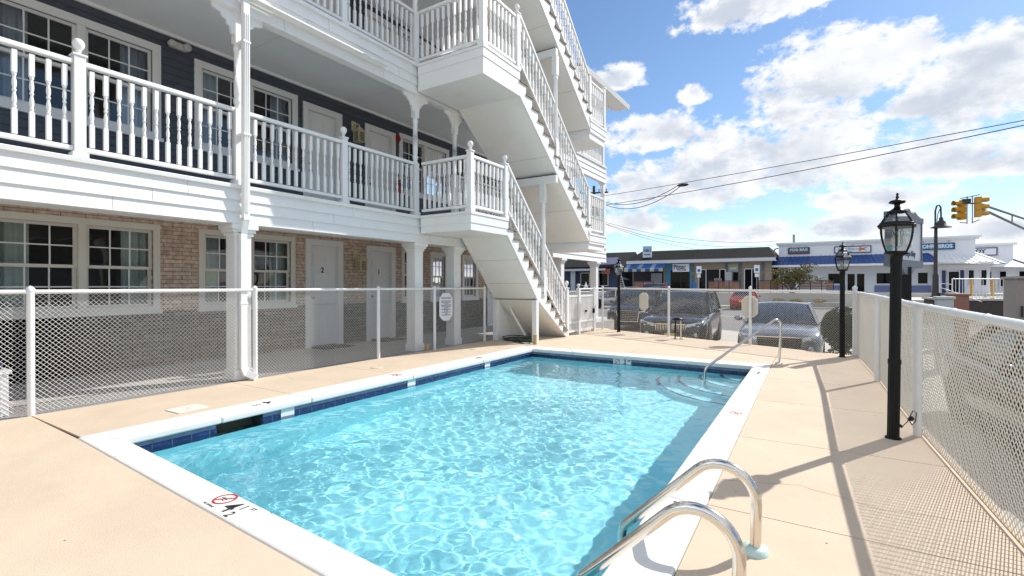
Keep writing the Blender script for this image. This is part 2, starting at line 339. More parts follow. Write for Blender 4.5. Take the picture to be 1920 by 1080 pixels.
dk.box(-5.0, -2.5, 11.0, 11.8, -.66, -.013, 2); dk.box(.45, .85, DY0, 2.4, -.66, -.013, 2); dk.box(.45, .66, 2.4, 7.0, -.66, -.013, 2)
rgc = random.Random(11)
def crack(pts, w_=.0009):
    P = [Vector(pts[0])]
    for q in pts[1:]:
        a = P[-1]; q = Vector(q); n_ = max(2, int((q - a).length / .07))
        for k in range(1, n_ + 1): P.append(a + (q - a) * (k / n_) + Vector((rgc.gauss(0, .008), rgc.gauss(0, .008))))
    for a, b in zip(P, P[1:]):
        d = (b - a).normalized(); s = Vector((-d.y, d.x)) * w_ * rgc.uniform(.6, 1.4); dk.add([(*(a - s), .0008), (*(b - s), .0008), (*(b + s), .0008), (*(a + s), .0008)], [(0, 1, 2, 3)], 2)
crack([(-6.3, 4.1), (-5.9, 3.95), (-5.5, 4.2), (-5.16, 4.1)]); crack([(-.5, 6.6), (-.2, 6.75), (.1, 6.6), (.55, 6.8)])
crack([(-4.3, 8.75), (-4.2, 9.6), (-4.4, 10.6), (-4.3, 12.4)]); crack([(-.5, 3.4), (-.1, 3.55), (.3, 3.4), (.7, 3.5)]); 
for _ in range(34):      # drips, gum and small spots
    x, y = rgc.choice(((rgc.uniform(-6.3, -1), rgc.uniform(-.2, 1.2)), (rgc.uniform(-.45, .5), rgc.uniform(1.8, 9)), (rgc.uniform(-6.3, -5.2), rgc.uniform(1.6, 9)), (rgc.uniform(-5, .2), rgc.uniform(8.8, 10.4))))
    r = rgc.uniform(.003, .008); dk.add([(x + r * rgc.uniform(.6, 1.3) * math.cos(a), y + r * rgc.uniform(.6, 1.3) * math.sin(a), .0009) for a in np.linspace(0, 5.5, 8)], [tuple(range(8))], 2)
struct(dk, "pool_deck", [deck_m, deck_r, joint_m])
cf = MB(); cf.box(-8.66, -6.412, -6, 17.2, -.66, -.004); struct(cf, "walkway", corridor_m)

# ------------------------------------------------------------------ swimming pool
WZ = -0.135
plaster = M("pool_plaster", (.46, .89, .95), .6, var=.03, scale=1.2)
tile = brickmat("blue_pool_tile", (.012, .022, .115), (.016, .032, .15), (.15, .17, .19), .155, .30, 'yz', .006, .12)
tilex = brickmat("navy_pool_tile", (.016, .025, .085), (.022, .035, .11), (.12, .14, .16), .155, .30, 'xz', .006, .12)
tiletop = M("scaled_grey_blue_tile", (.18, .21, .30), .4, var=.35, scale=9)
pool = thing("swimming_pool", "rectangular swimming pool with white coping and a blue tile band beside the motel", "pool", (-2.8, 5.0, 0))
cp = MB(); 
def lerp(a, b, t): return (a[0] + (b[0] - a[0]) * t, a[1] + (b[1] - a[1]) * t)
cuts = [[0, .17, .56, 1], [0, .215, .43, .72, 1], [0, .25, .52, .78, 1], [0, .25, .5, .74, .885, 1]]
for k in range(4):
    A, B, a_, b_ = OU[k], OU[(k + 1) % 4], IN[k], IN[(k + 1) % 4]; L = math.dist(A, B)
    for t0, t1 in zip(cuts[k], cuts[k][1:]):
        e = .0025 / L
        cp.prism([lerp(A, B, t0 + e), lerp(A, B, t1 - e), lerp(a_, b_, t1 - e), lerp(a_, b_, t0 + e)], 'z', -.055, .008)
part(cp, "coping", cop_m, pool, bevel=.014)
TI = [(IN[0][0] - .035, IN[0][1] - .03), (IN[1][0] + .035, IN[1][1] - .03), (IN[2][0] + .035, IN[2][1] + .035), (IN[3][0] - .035, IN[3][1] + .035)]
def ring(mb, P, z0, z1, mis, skip=None):
    for k in range(4):
        A, B = P[k], P[(k + 1) % 4]
        segs = [(A, B)] if not (skip and k == skip[0]) else [(A, lerp(A, B, skip[1])), (lerp(A, B, skip[2]), B)]
        for p, q in segs: mb.add([(*p, z0), (*q, z0), (*q, z1), (*p, z1)], [(0, 1, 2, 3)], mis[k])
tb = MB(); ys = lambda y: (TI[3][1] - y) / (TI[3][1] - TI[0][1])
ring(tb, TI, -.27, -.096, (1, 0, 1, 0), (3, ys(2.88), ys(2.42)))
part(tb, "tile_band", [tile, tilex], pool)
t2 = MB(); TJ = [(x + (.003 if k in (0, 3) else -.003), y + (.003 if k < 2 else -.003)) for k, (x, y) in enumerate(TI)]
ring(t2, TI, -.096, -.05, (0, 0, 0, 0), (3, ys(2.88), ys(2.42)))
part(t2, "weathered_tile_course", tiletop, pool)
sk = MB(); sk.box(-5.13, -4.83, 2.43, 2.87, -.30, -.29); sk.box(-5.14, -5.13, 2.42, 2.88, -.3, -.056); sk.box(-5.13, -4.82, 2.42, 2.43, -.3, -.056); sk.box(-5.13, -4.82, 2.87, 2.88, -.3, -.056)
part(sk, "skimmer_mouth", M("dark_skimmer", (.05, .06, .06), .6), pool)
bs = MB(); dn, df = -1.42, -1.02; BI = TI
fl = [(*BI[0], dn), (*BI[1], dn), (*BI[2], df), (*BI[3], df)]; tp = [(*p, -.27) for p in BI]
bs.add(fl + tp, [(0, 1, 2, 3), (0, 4, 5, 1), (1, 5, 6, 2), (2, 6, 7, 3), (3, 7, 4, 0)], 0)
basin = part(bs, "basin", plaster, pool); basin.cycles.is_caustics_receiver = True
cx_, cy_ = BI[2][0] - .01, BI[2][1] - .01
for k, (r, z) in enumerate(((.50, -.32), (.82, -.54), (1.14, -.76), (1.46, -.92))):
    st = MB(); arc = [(cx_ + .0, cy_)] + [(cx_ - r * math.cos(t), cy_ - r * math.sin(t)) for t in np.linspace(0, math.pi / 2, 28)]
    st.prism(arc[::-1], 'z', -1.1, z, 0)
    for t in np.linspace(.02, math.pi / 2 - .02, 26):
        st.obox((cx_ - (r - .03) * math.cos(t), cy_ - (r - .03) * math.sin(t), z + .003), (.045, r * .058, .006), Matrix.Rotation(t, 3, 'Z'), 1)
    o = part(st, "entry_step", [plaster, M("dark_step_tile", (.10, .09, .16), .4)], pool); o.cycles.is_caustics_receiver = True
# depth markers in the tile band and on the coping
def marker(o, xv, items, w, h):
    mb = MB(); Fm = frame(o, xv, (0, 0, 1)); V = [Fm @ Vector((a * w / 2, b * h / 2, 0)) for a, b in ((-1, -1), (1, -1), (1, 1), (-1, 1))]
    mb.add(V, [(0, 1, 2, 3)]); p = part(mb, "depth_marker", signwhite, pool)
    for body, dx, dz, s, m in items:
        if body == 'no': nodive(p, Fm @ Matrix.Translation((dx, dz, .002)), s)
        else: text(body, s, m, "numeral", p, Fm @ Matrix.Translation((dx, dz, .0015)), extrude=.0005, bold=.002)
def nodive(parent, Mx, s, col=None):
    mb = MB(); n = 28; ro, ri = s / 2, s * .40
    vs = [Mx @ Vector((r * math.cos(2 * math.pi * k / n), r * math.sin(2 * math.pi * k / n), 0)) for r in (ri, ro) for k in range(n)]
    mb.add(vs, [(k, (k + 1) % n, n + (k + 1) % n, n + k) for k in range(n)])
    d = s * .42; wv = s * .035
    mb.add([Mx @ Vector(p) for p in ((-d * .7 - wv, -d * .7 + wv, .0004), (-d * .7 + wv, -d * .7 - wv, .0004), (d * .7 + wv, d * .7 - wv, .0004), (d * .7 - wv, d * .7 + wv, .0004))], [(0, 1, 2, 3)])
    part(mb, "no_diving_ring", col or redink, parent)
    f = MB(); q = s * .5
    f.add([Mx @ Vector((x * q, y * q, -.0003)) for x, y in ((-.55, .05), (-.2, .18), (.35, .02), (.3, -.08), (-.15, .05), (-.5, -.05))], [(0, 1, 2, 3, 4, 5)])
    f.add([Mx @ Vector((x * q, y * q, -.0003)) for x, y in ((-.5, -.25), (-.1, -.17), (.3, -.26), (.5, -.2), (.3, -.32), (-.1, -.23), (-.5, -.33))], [(0, 1, 2, 3, 4, 5, 6)])
    part(f, "diver_pictogram", ink, parent)
marker((-4.808, 3.15, -.105), (0, -1, 0), [("4", -.03, 0, .10, ink), ("1/2", .035, .015, .055, ink)], .155, .095)
marker((-4.808, 5.02, -.105), (0, -1, 0), [("no", 0, 0, .09, redink)], .155, .095)
marker((-4.808, 6.85, -.105), (0, -1, 0), [("4", 0, 0, .095, ink)], .155, .095)
marker((-2.98, 8.389, -.105), (1, 0, 0), [("no", -.085, 0, .095, ink), ("3", .05, 0, .105, ink), ("FT", .125, .02, .045, ink)], .33, .105)
zc = .0095
def dmark(name, o, xv, size, items):
    for body, dx, dy, s, m, bold in items:
        Fm = frame((o[0], o[1], zc), xv, Vector((0, 0, 1)).cross(Vector(xv)))
        if body == 'no': nodive(pool, Fm @ Matrix.Translation((dx, dy, 0)), s)
        else: text(body, s, m, name, pool, Fm @ Matrix.Translation((dx, dy, 0)), extrude=.0004, bold=bold)
dmark("coping_depth_mark", (-2.90, 1.49), (1, -.05, 0), 1, [("no", -.03, .03, .135, redink, 0), ("4", .108, -.005, .165, ink, .0012), ("1", .178, .035, .075, ink, .001), ("2", .192, -.05, .08, ink, .001), ("FT", .245, .05, .042, ink, .0), ("NO DIVING", -.03, -.06, .022, ink, 0)])
dmark("coping_depth_mark", (-4.97, 3.02), (0, -1, 0), 1, [("4", 0, 0, .15, ink, .006), ("1/2", .12, .01, .07, ink, .001)])
dmark("coping_depth_mark", (-4.97, 4.9), (0, -1, 0), 1, [("no", 0, 0, .13, redink, 0), ("NO DIVING", 0, -.09, .03, ink, 0)])
dmark("coping_depth_mark", (-4.97, 6.85), (0, -1, 0), 1, [("4", 0, 0, .13, ink, .004), ("FT", .12, .01, .06, ink, .001)])
dmark("coping_depth_mark", (-.70, 5.2), (0, 1, 0), 1, [("no", 0, 0, .11, redink, 0)])
dmark("coping_depth_mark", (-.75, 7.75), (0, 1, 0), 1, [("NO DIVING", 0, 0, .045, ink, 0)])
dmark("coping_depth_mark", (-.66, 2.86), (0, 1, 0), 1, [("4", 0, 0, .13, ink, .004)])
# water: a real rippled surface, refracting the sun onto the basin
wx0, wx1, wy0, wy1 = -4.815, -.75, 1.45, 8.395
nx, ny = 300, 500
rng = np.random.default_rng(5)
X, Y = np.meshgrid(np.linspace(0, 1, nx), np.linspace(0, 1, ny))
bx = (1 - Y) * (TI[0][0] + (TI[1][0] - TI[0][0]) * X) + Y * (TI[3][0] + (TI[2][0] - TI[3][0]) * X)
by = (1 - Y) * (TI[0][1] + (TI[1][1] - TI[0][1]) * X) + Y * (TI[3][1] + (TI[2][1] - TI[3][1]) * X)
Z = np.full_like(X, WZ)
for i in range(130):
    a_ = rng.normal(2.2, 1.1); lam = rng.uniform(.06, .30); kk = 2 * np.pi / lam
    wx = bx + .05 * np.sin(1.7 * by + i) ; wy = by + .05 * np.sin(2.1 * bx + 2 * i)
    Z += .00030 * (lam / .4) ** 1.15 * np.sin(kk * (wx * np.cos(a_) + wy * np.sin(a_)) + rng.uniform(0, 6.28))
amp = .75 + .35 * np.sin(1.1 * bx + .7 * by + .6) * np.sin(.9 * by - .5 * bx + 1.0) + .30 * np.sin(2.3 * bx - 1.3 * by) * np.sin(1.9 * by + .8 * bx)
amp += .9 * np.exp(-((bx + 4.1) ** 2 / .9 + (by - 2.7) ** 2 / 1.6)) + .7 * np.exp(-((bx + 1.6) ** 2 / 1.2 + (by - 2.4) ** 2 / 1.5))
Z = WZ + (Z - WZ) * amp + .0011 * np.sin(5.2 * bx + 2.2 * by + .8 * np.sin(1.6 * by)) + .0009 * np.sin(3.1 * by - 2.7 * bx + 1.3)
wm = MB(); wm.v = np.stack([bx, by, Z], -1).reshape(-1, 3).tolist()
wm.f = [[j * nx + i, j * nx + i + 1, (j + 1) * nx + i + 1, (j + 1) * nx + i] for j in range(ny - 1) for i in range(nx - 1)]
wm.mi = [0] * len(wm.f); wm.sm = [True] * len(wm.f)
water_m = bpy.data.materials.new("pool_water"); water_m.use_nodes = True; t = water_m.node_tree; t.nodes.clear()
o_ = t.nodes.new("ShaderNodeOutputMaterial"); g_ = t.nodes.new("ShaderNodeBsdfGlass"); g_.inputs["IOR"].default_value = 1.33; g_.inputs["Roughness"].default_value = 0
g_.inputs[0].default_value = (.88, .97, .998, 1); t.links.new(g_.outputs[0], o_.inputs[0])
wo = tag(part(wm, "pool_water", water_m, recalc=False), kind="structure"); wo.cycles.is_caustics_caster = True

# pool furniture
def rail_path(pts, n=8):      # rounded polyline: (point, bend radius)
    out = []
    for i, (p, r) in enumerate(pts):
        p = Vector(p)
        if r == 0 or i in (0, len(pts) - 1): out.append(p); continue
        a = (Vector(pts[i - 1][0]) - p).normalized(); b = (Vector(pts[i + 1][0]) - p).normalized()
        ang = a.angle(b); d = r / math.tan(ang / 2); c = p + (a + b).normalized() * (r / math.sin(ang / 2))
        s = p + a * d - c; e = p + b * d - c; n_ = 12
        for k in range(n_ + 1):
            out.append(c + s.normalized().slerp(e.normalized(), k / n_) * r)
    return out
hr = thing("pool_handrail", "single bent steel handrail running from the far right deck down to the pool entry steps", "handrail", (-.58, 8.85, 0))
mb = MB(); mb.tube(rail_path([((-.57, 8.88, -.05), 0), ((-.53, 8.86, .78), .11), ((-1.46, 7.72, .02), .12), ((-1.49, 7.68, -.70), 0)]), .019, 14)
part(mb, "rail", steel, hr)
mb = MB(); mb.lathe([(.02, .03), (.05, .022), (.055, 0)], (-.57, 8.88, 0), 18); part(mb, "escutcheon", steel, hr)
ld = thing("pool_ladder", "pair of curved stainless steel ladder rails over the near right coping", "pool ladder", (-.26, 2.3, 0))
for k, (y, cap) in enumerate(((2.55, 1), (1.99, 1))):
    mb = MB(); mb.tube(rail_path([((-.26, y, -.04), 0), ((-.245, y, .612), .155), ((-.905, y, -.05), .10), ((-.87, y, -1.1), 0)]), .0245, 16)
    part(mb, "ladder_rail", steel, ld)
    mb = MB(); mb.lathe([(.027, .03), (.055, .024), (.062, 0)], (-.26, y, 0), 20); part(mb, "escutcheon", M("pale_green_plastic", (.50, .66, .62), .4), ld)
for z in (-.45, -.75):
    mb = MB(); mb.box(-.97, -.88, 2.0, 2.54, z, z + .03); part(mb, "tread", steel, ld)
mb = MB(); Rz = Matrix.Rotation(R(3), 3, 'Z'); mb.obox((-5.42, 2.45, .004), (.26, .30, .008), Rz); mb.lathe([(.012, .0085), (.0, .0085)], (-5.42, 2.45, 0), 8)
single(mb, "skimmer_lid", M("white_lid", (.68, .66, .60), .5), "square white skimmer lid set in the tan deck beside the left coping", "lid", bevel=.003)
for x, y in ((-5.7, 5.2), (-5.75, 7.75)):
    mb = MB(); mb.lathe([(.085, 0), (.085, .005), (.07, .007), (0, .007)], (x, y, 0), 20)
    single(mb, "deck_drain_cover", M("cream_cover", (.60, .52, .40), .6), "round cream drain cover in the deck " + ("nearer the motel downspout" if y < 6 else "under the stair end of the left fence"), "drain cover")
# ------------------------------------------------------------------ motel
WX, BX = -8.65, -6.45
Y0, Y1 = -4.5, 16.45
D2, D3 = 2.56, 5.40
motel = thing("motel_building", "three storey white motel with slate blue upper walls, tan brick ground floor and long balconies", "motel", (BX, 6, 0))

def wall(mb, X, y0, y1, z0, z1, holes, mi=0, thick=.14, lap=0.0):
    ybs = sorted({y0, y1, *[h[0] for h in holes], *[h[1] for h in holes]}); zbs = {z0, z1, *[h[2] for h in holes], *[h[3] for h in holes]}
    if lap:
        z = z0
        while z < z1: zbs.add(z); z += lap
    zbs = sorted(zbs)
    for za_, zb_ in zip(zbs, zbs[1:]):
        run = None; runs = []
        for ya, yb in zip(ybs, ybs[1:]):
            c = ((ya + yb) / 2, (za_ + zb_) / 2)
            if any(h[0] < c[0] < h[1] and h[2] < c[1] < h[3] for h in holes):
                if run: runs.append(run); run = None
            else: run = (run[0], yb) if run else (ya, yb)
        if run: runs.append(run)
        if lap:
            k0 = math.floor((za_ - z0) / lap + 1e-6); zc0 = z0 + k0 * lap
            xo = lambda z: X + .014 * (1 - (z - zc0) / lap)
        else: xo = lambda z: X
        for ya, yb in runs:
            mb.add([(xo(za_), ya, za_), (xo(za_), yb, za_), (xo(zb_), yb, zb_), (xo(zb_), ya, zb_)], [(0, 1, 2, 3)], mi)
            if lap and abs(za_ - zc0) < 1e-4: mb.add([(X - .002, ya, za_), (X - .002, yb, za_), (X + .014, yb, za_), (X + .014, ya, za_)], [(0, 1, 2, 3)], mi)
    for ya, yb, za_, zb_ in holes:
        xb = X - thick
        mb.add([(X, ya, za_), (X, yb, za_), (X, yb, zb_), (X, ya, zb_), (xb, ya, za_), (xb, yb, za_), (xb, yb, zb_), (xb, ya, zb_)], [(0, 1, 5, 4), (2, 3, 7, 6), (1, 2, 6, 5), (3, 0, 4, 7)], mi)

def window(y0, y1, z0, z1, units, trim_m, cur_m, tw=.09, name="window", blinds=False):
    X = WX; f = MB()
    iy0, iy1, iz0, iz1 = y0 + tw, y1 - tw, z0 + tw + .02, z1 - tw
    p = .028
    f.box(X - .02, X + p, y0, iy0, z0 + .05, z1); f.box(X - .02, X + p, iy1, y1, z0 + .05, z1)
    f.box(X - .02, X + p + .002, iy0, iy1, iz1, z1); f.box(X - .02, X + p + .03, y0 - .02, y1 + .02, z0, z0 + .05); f.box(X - .02, X + p - .004, iy0, iy1, z0 + .05, iz0)
    wid = (iy1 - iy0) / units; gl = MB(); mu = MB()
    for u in range(units):
        a, b = iy0 + wid * u, iy0 + wid * (u + 1)
        if u > 0: f.box(X - .05, X + p - .006, a - .045, a + .045, iz0, iz1)
        a += .045 if u > 0 else .0; b -= .045 if u < units - 1 else .0
        zm = (iz0 + iz1) / 2
        for (s0, s1, xs) in ((iz0, zm + .02, X - .055), (zm - .02, iz1, X - .025)):
            sw = .042
            f.box(xs - .03, xs, a, a + sw, s0, s1, 1); f.box(xs - .03, xs, b - sw, b, s0, s1, 1)
            f.box(xs - .03, xs + .001, a + sw, b - sw, s0, s0 + sw, 1); f.box(xs - .03, xs + .001, a + sw, b - sw, s1 - sw, s1, 1)
            gy0, gy1, gz0, gz1 = a + sw, b - sw, s0 + sw, s1 - sw
            tl = random.uniform(-.004, .004); tk = random.uniform(-.004, .004)
            gl.add([(xs - .016 + tl, gy0, gz0), (xs - .016 - tl, gy1, gz0), (xs - .016 - tl + tk, gy1, gz1), (xs - .016 + tl + tk, gy0, gz1)], [(0, 1, 2, 3)])
            for k in (1, 2): yy = gy0 + (gy1 - gy0) * k / 3; mu.box(xs - .013, xs - .007, yy - .009, yy + .009, gz0, gz1)
            zz = (gz0 + gz1) / 2; mu.box(xs - .0125, xs - .0065, gy0, gy1, zz - .009, zz + .009)
    o = part(f, name, [trim_m, trim_m], motel)
    part(gl, "pane", pane_m, o); part(mu, "grille", muntin, o)
    c = MB()
    def sheet(ya, yb, ph):
        n = 26; vs = []
        for k in range(n):
            t_ = k / (n - 1); yy = ya + (yb - ya) * t_; xx = X - .22 + .028 * math.sin(t_ * 30 * (yb - ya) / .5 + ph) + .012 * math.sin(t_ * 13 + ph * 2)
            vs += [(xx, yy, iz0 - .05), (xx, yy, iz1 + .03)]
        c.add(vs, [(2 * k, 2 * k + 2, 2 * k + 3, 2 * k + 1) for k in range(n - 1)], 0, True)
    W_ = iy1 - iy0
    if blinds:
        for k in range(34): zz = iz0 + (iz1 - iz0) * k / 34; c.box(X - .16, X - .125, iy0, iy1, zz, zz + .012)
    elif units == 2:
        sheet(iy0 - .1, iy0 + W_ * .21, 0); sheet(iy1 - W_ * .2, iy1 + .1, 1.3)
    else: sheet(iy0 - .05, iy0 + W_ * .35, .5)
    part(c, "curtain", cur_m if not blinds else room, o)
    return (iy0, iy1, iz0, iz1)

def door(y0, y1, z0, z1, num=None, tw=.12, trim_m=None, glass=False):
    X = WX; f = MB(); tm = trim_m or white_trim
    f.box(X - .1, X + .025, y0, y0 + tw, z0, z1); f.box(X - .1, X + .025, y1 - tw, y1, z0, z1); f.box(X - .1, X + .027, y0 + tw, y1 - tw, z1 - tw, z1)
    fr = part(f, "door_frame", tm, motel)
    d = MB(); a, b, c0, c1 = y0 + tw, y1 - tw, z0 + .02, z1 - tw; xd = X - .075
    d.box(xd - .045, xd, a, b, c0, c1); w_ = b - a; h_ = c1 - c0
    for (u0, u1) in ((.13, .45), (.55, .87)):
        for (v0, v1) in ((.08, .36), (.44, .74), (.80, .93)):
            ya, yb, za_, zb_ = a + w_ * u0, a + w_ * u1, c0 + h_ * v0, c0 + h_ * v1
            d.prism([(ya, za_), (yb, za_), (yb, zb_), (ya, zb_)], 'x', xd, xd + .003)
            d.prism([(ya + .03, za_ + .03), (yb - .03, za_ + .03), (yb - .03, zb_ - .03), (ya + .03, zb_ - .03)], 'x', xd + .003, xd + .011)
    o = part(d, "door", door_white, motel, bevel=.003)
    h = MB(); hz = z0 + 1.0
    h.lathe([(.028, 0), (.028, .006), (.012, .012), (.012, .04), (.026, .055), (.027, .075), (.015, .085), (0, .087)], (0, 0, 0), 14)
    h.v = [(xd + z, a + .075 + x, hz + y) for x, y, z in h.v]; part(h, "handle", brass, o)
    h = MB(); h.lathe([(.022, 0), (.022, .012), (0, .014)], (0, 0, 0), 12); h.v = [(xd + z, a + .075 + x, hz + .14 + y) for x, y, z in h.v]; part(h, "deadbolt", brass, o)
    if num: text(num, .15, ink, "room_number", o, frame((xd + .004, (a + b) / 2, z0 + 1.56), (0, 1, 0), (0, 0, 1)), extrude=.004, bold=.003)
    return (y0 + tw * .5, y1 - tw * .5, z0, z1 - tw * .5)

def fit(h, t=.0): return h
# openings: ground floor
GH = []; UH = []; TH = []
for (a, b, u) in ((1.64, 3.52, 2), (4.08, 5.82, 2), (-2.9, -1.0, 2)): GH.append(window(a, b, .82, 2.18, u, almond, curtain_m))
GH.append(window(8.68, 9.30, .82, 2.18, 1, almond, curtain_m))
GH.append(window(9.72, 10.40, .82, 2.12, 1, white_trim, curtain_m, blinds=True)); GH.append(window(11.06, 11.80, .82, 2.12, 1, white_trim, curtain_m, blinds=True))
GH.append(door(6.05, 6.95, 0, 2.18, "2")); GH.append(door(7.59, 8.47, 0, 2.15, "1")); GH.append(door(12.3, 13.3, 0, 2.15))
GH.append(door(.3, 1.2, 0, 2.18, "3"))
for (a, b) in ((1.62, 3.54), (4.02, 5.88), (8.60, 10.47), (-2.9, -1.0), (12.4, 14.2)): UH.append(window(a, b, 3.46, 4.94, 2, white_trim, curtain_b, tw=.11))
for (a, b) in ((6.0, 6.93), (7.55, 8.48), (11.1, 12.0), (.35, 1.25)): UH.append(door(a, b, D2, 4.88, None))
for (a, b) in ((4.02, 5.88), (8.60, 10.47), (1.62, 3.54), (12.4, 14.2)): TH.append(window(a, b, 6.30, 7.5, 2, white_trim, curtain_b, tw=.11))
for (a, b) in ((6.0, 6.93), (7.55, 8.48), (11.1, 12.0)): TH.append(door(a, b, D3, 7.45, None))
g = MB(); wall(g, WX, Y0, 16.9, .86, 2.5, [h for h in GH if h[3] > .9], 0)
part(g, "brick_wall", brick, motel)
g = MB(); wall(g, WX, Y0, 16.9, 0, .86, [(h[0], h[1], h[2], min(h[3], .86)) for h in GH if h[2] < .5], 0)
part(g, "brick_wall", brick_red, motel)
u = MB(); wall(u, WX, Y0, 16.9, D2, 5.3, UH, 0, lap=.118)
part(u, "siding_wall", siding, motel)
u = MB(); wall(u, WX, Y0, 16.9, D3, 7.75, TH, 0, lap=.118)
part(u, "siding_wall", siding, motel)
# closed shell behind, with real rooms behind the glass
sh = MB()
sh.add([(-17, Y0, 0), (WX, Y0, 0), (WX, Y0, 7.8), (-17, Y0, 7.8)], [(0, 1, 2, 3)]); sh.add([(-17, 16.9, 0), (WX, 16.9, 0), (WX, 16.9, 7.8), (-17, 16.9, 7.8)], [(0, 1, 2, 3)])
sh.add([(-17, Y0, 0), (-17, 16.9, 0), (-17, 16.9, 7.8), (-17, Y0, 7.8)], [(0, 1, 2, 3)])
part(sh, "side_wall", siding, motel)
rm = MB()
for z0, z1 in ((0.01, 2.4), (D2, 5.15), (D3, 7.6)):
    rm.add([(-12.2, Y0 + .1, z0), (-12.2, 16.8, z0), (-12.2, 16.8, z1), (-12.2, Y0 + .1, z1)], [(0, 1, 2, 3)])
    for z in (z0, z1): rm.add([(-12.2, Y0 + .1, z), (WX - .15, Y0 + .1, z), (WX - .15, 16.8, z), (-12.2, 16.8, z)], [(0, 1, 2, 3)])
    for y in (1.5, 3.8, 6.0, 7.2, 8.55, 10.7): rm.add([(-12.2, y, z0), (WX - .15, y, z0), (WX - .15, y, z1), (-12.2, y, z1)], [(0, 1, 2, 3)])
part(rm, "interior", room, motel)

# balcony decks, soffits and lapped fascias
def fascia(z0, z1, y0, y1, n=3):
    mb = MB(); h = (z1 - z0 - .05) / n; prof = []
    for k in range(n):
        za_ = z0 + k * h; prof += [(BX + .032, za_), (BX + .006, za_ + h)]
    prof += [(BX + .05, z1 - .05), (BX + .055, z1 - .008), (BX + .047, z1), (BX - .12, z1), (BX - .12, z0)]
    mb.prism(prof[::-1], 'y', y0, y1); return mb
part(fascia(2.055, D2, Y0, Y1), "balcony_fascia", white, motel); part(fascia(4.83, D3, Y0, Y1), "balcony_fascia", white, motel)
for z, zu in ((D2, 2.31), (D3, 5.19)):
    mb = MB(); mb.box(WX, BX - .12, Y0, Y1, z - .10, z - .004); part(mb, "balcony_deck", M("grey_deck_coating", (.50, .50, .51), .7, var=.08), motel)
    mb = MB(); mb.box(WX, BX - .12, Y0, Y1, zu, zu + .03); mb.box(WX + .0, WX + .04, Y0, Y1, zu - .045, zu - .001); part(mb, "balcony_soffit", white_soffit, motel)
mb = MB(); mb.box(-17, BX + .03, Y0, 13.3, 7.58, 7.95); mb.box(-17, BX + .03, 13.3, 16.9, 7.58, 7.8)
part(mb, "roof_slab", white_soffit, motel)
mb = MB()      # eave with gutter at the far end
mb.prism([(BX + .03, 7.62), (-5.98, 7.62), (-5.98, 7.70), (BX + .03, 7.80)], 'y', 13.35, 17.3)
mb.prism([(-5.98, 7.60), (-5.90, 7.60), (-5.86, 7.74), (-5.87, 7.745), (-5.98, 7.745)], 'y', 13.33, 17.32)
part(mb, "eave", white, motel)
mb = MB(); mb.add([(-5.9, 13.3, 7.75), (-5.9, 17.35, 7.75), (-9, 17.35, 8.5), (-9, 13.3, 8.5)], [(0, 1, 2, 3)]); mb.add([(-5.9, 17.35, 7.75), (-9, 17.35, 8.5), (-9, 17.35, 7.75)], [(0, 1, 2)])
part(mb, "roof", M("grey_shingles", (.20, .19, .18), .9, var=.2, scale=20), motel)

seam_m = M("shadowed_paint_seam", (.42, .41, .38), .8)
for z0, z1, ys in ((2.055, D2, (-.9, 2.55, 5.0, 7.6, 10.3, 14.1)), (4.83, D3, (1.3, 4.55, 6.4, 10.3, 14.1))):
    for k in range(3):
        h = (z1 - z0 - .05) / 3; za_ = z0 + k * h
        mb = MB()
        for y in ys: yy = y + .37 * ((k * 7) % 3 - 1); mb.prism([(BX + .0325, za_ + .004), (BX + .0345, za_ + .004), (BX + .0085, za_ + h - .002), (BX + .0065, za_ + h - .002)], 'y', yy - .0014, yy + .0014)
        part(mb, "board_seams", seam_m, motel)
mb = MB()
for z in (2.308, 5.188):
    for y in (2.2, 4.64, 7.08, 9.52): mb.box(WX + .045, BX - .13, y - .002, y + .002, z - .001, z)
part(mb, "soffit_seams", seam_m, motel)
# columns
def square_column(y, x=BX - .14, w=.22):
    mb = MB(); h = w / 2
    mb.box(x - h, x + h, y - h, y + h, .02, 1.92)
    for z0, z1, e in ((0.0, .14, .018), (1.90, 1.945, .02), (1.945, 1.985, .042), (1.985, 2.054, .065)): mb.box(x - h - e, x + h + e, y - h - e, y + h + e, z0, z1)
    part(mb, "column", white, motel, bevel=.006)
for y in (.1, 3.61, 6.97, 8.14, 13.1, 15.75): square_column(y)
def turned(mb, x, y, z0, z1, foot=1.0, w=.105):
    h = w / 2; r = w / 2; L = z1 - z0; top = z1 - .42
    mb.box(x - h, x + h, y - h, y + h, z0, z0 + foot); zf = z0 + foot
    mb.lathe([(r, zf - .002), (r * .95, zf + .02), (r * .72, zf + .05), (r * .98, zf + .085), (r * .98, zf + .12), (r * .75, zf + .15), (r * .88, zf + .19), (r * .92, zf + .5), (r * .86, top - .45), (r * .80, top - .12), (r * .98, top - .08), (r * .98, top - .04), (r * .75, top - .02), (r, top)], (x, y, 0), 18)
    mb.box(x - h, x + h, y - h, y + h, top, z1)
def bracket(mb, x, y, z1, s):
    pts = [(0, 0), (0, -.30), (.03, -.31), (.045, -.27), (.05, -.22), (.085, -.20), (.10, -.15), (.14, -.135), (.165, -.09), (.22, -.075), (.27, -.06), (.28, -.03), (.28, 0)]
    mb.prism([(y + s * (.052 + a), z1 + b) for a, b in pts], 'x', x - .02, x + .02)
def up_column(y, z0, z1, br=(1, -1), name="turned_column"):
    mb = MB(); turned(mb, BX - .06, y, z0, z1); mb.box(BX - .128, BX + .008, y - .068, y + .068, z0, z0 + .07)
    for s in br: bracket(mb, BX - .06, y, z1, s)
    part(mb, name, white, motel)
for y in (.1, 3.56, 6.90, 8.08, 12.55, 16.3): up_column(y, D2, 4.83)
for y in (3.56, 6.90, 8.08, 12.55, 16.3): up_column(y, D3, 7.58)

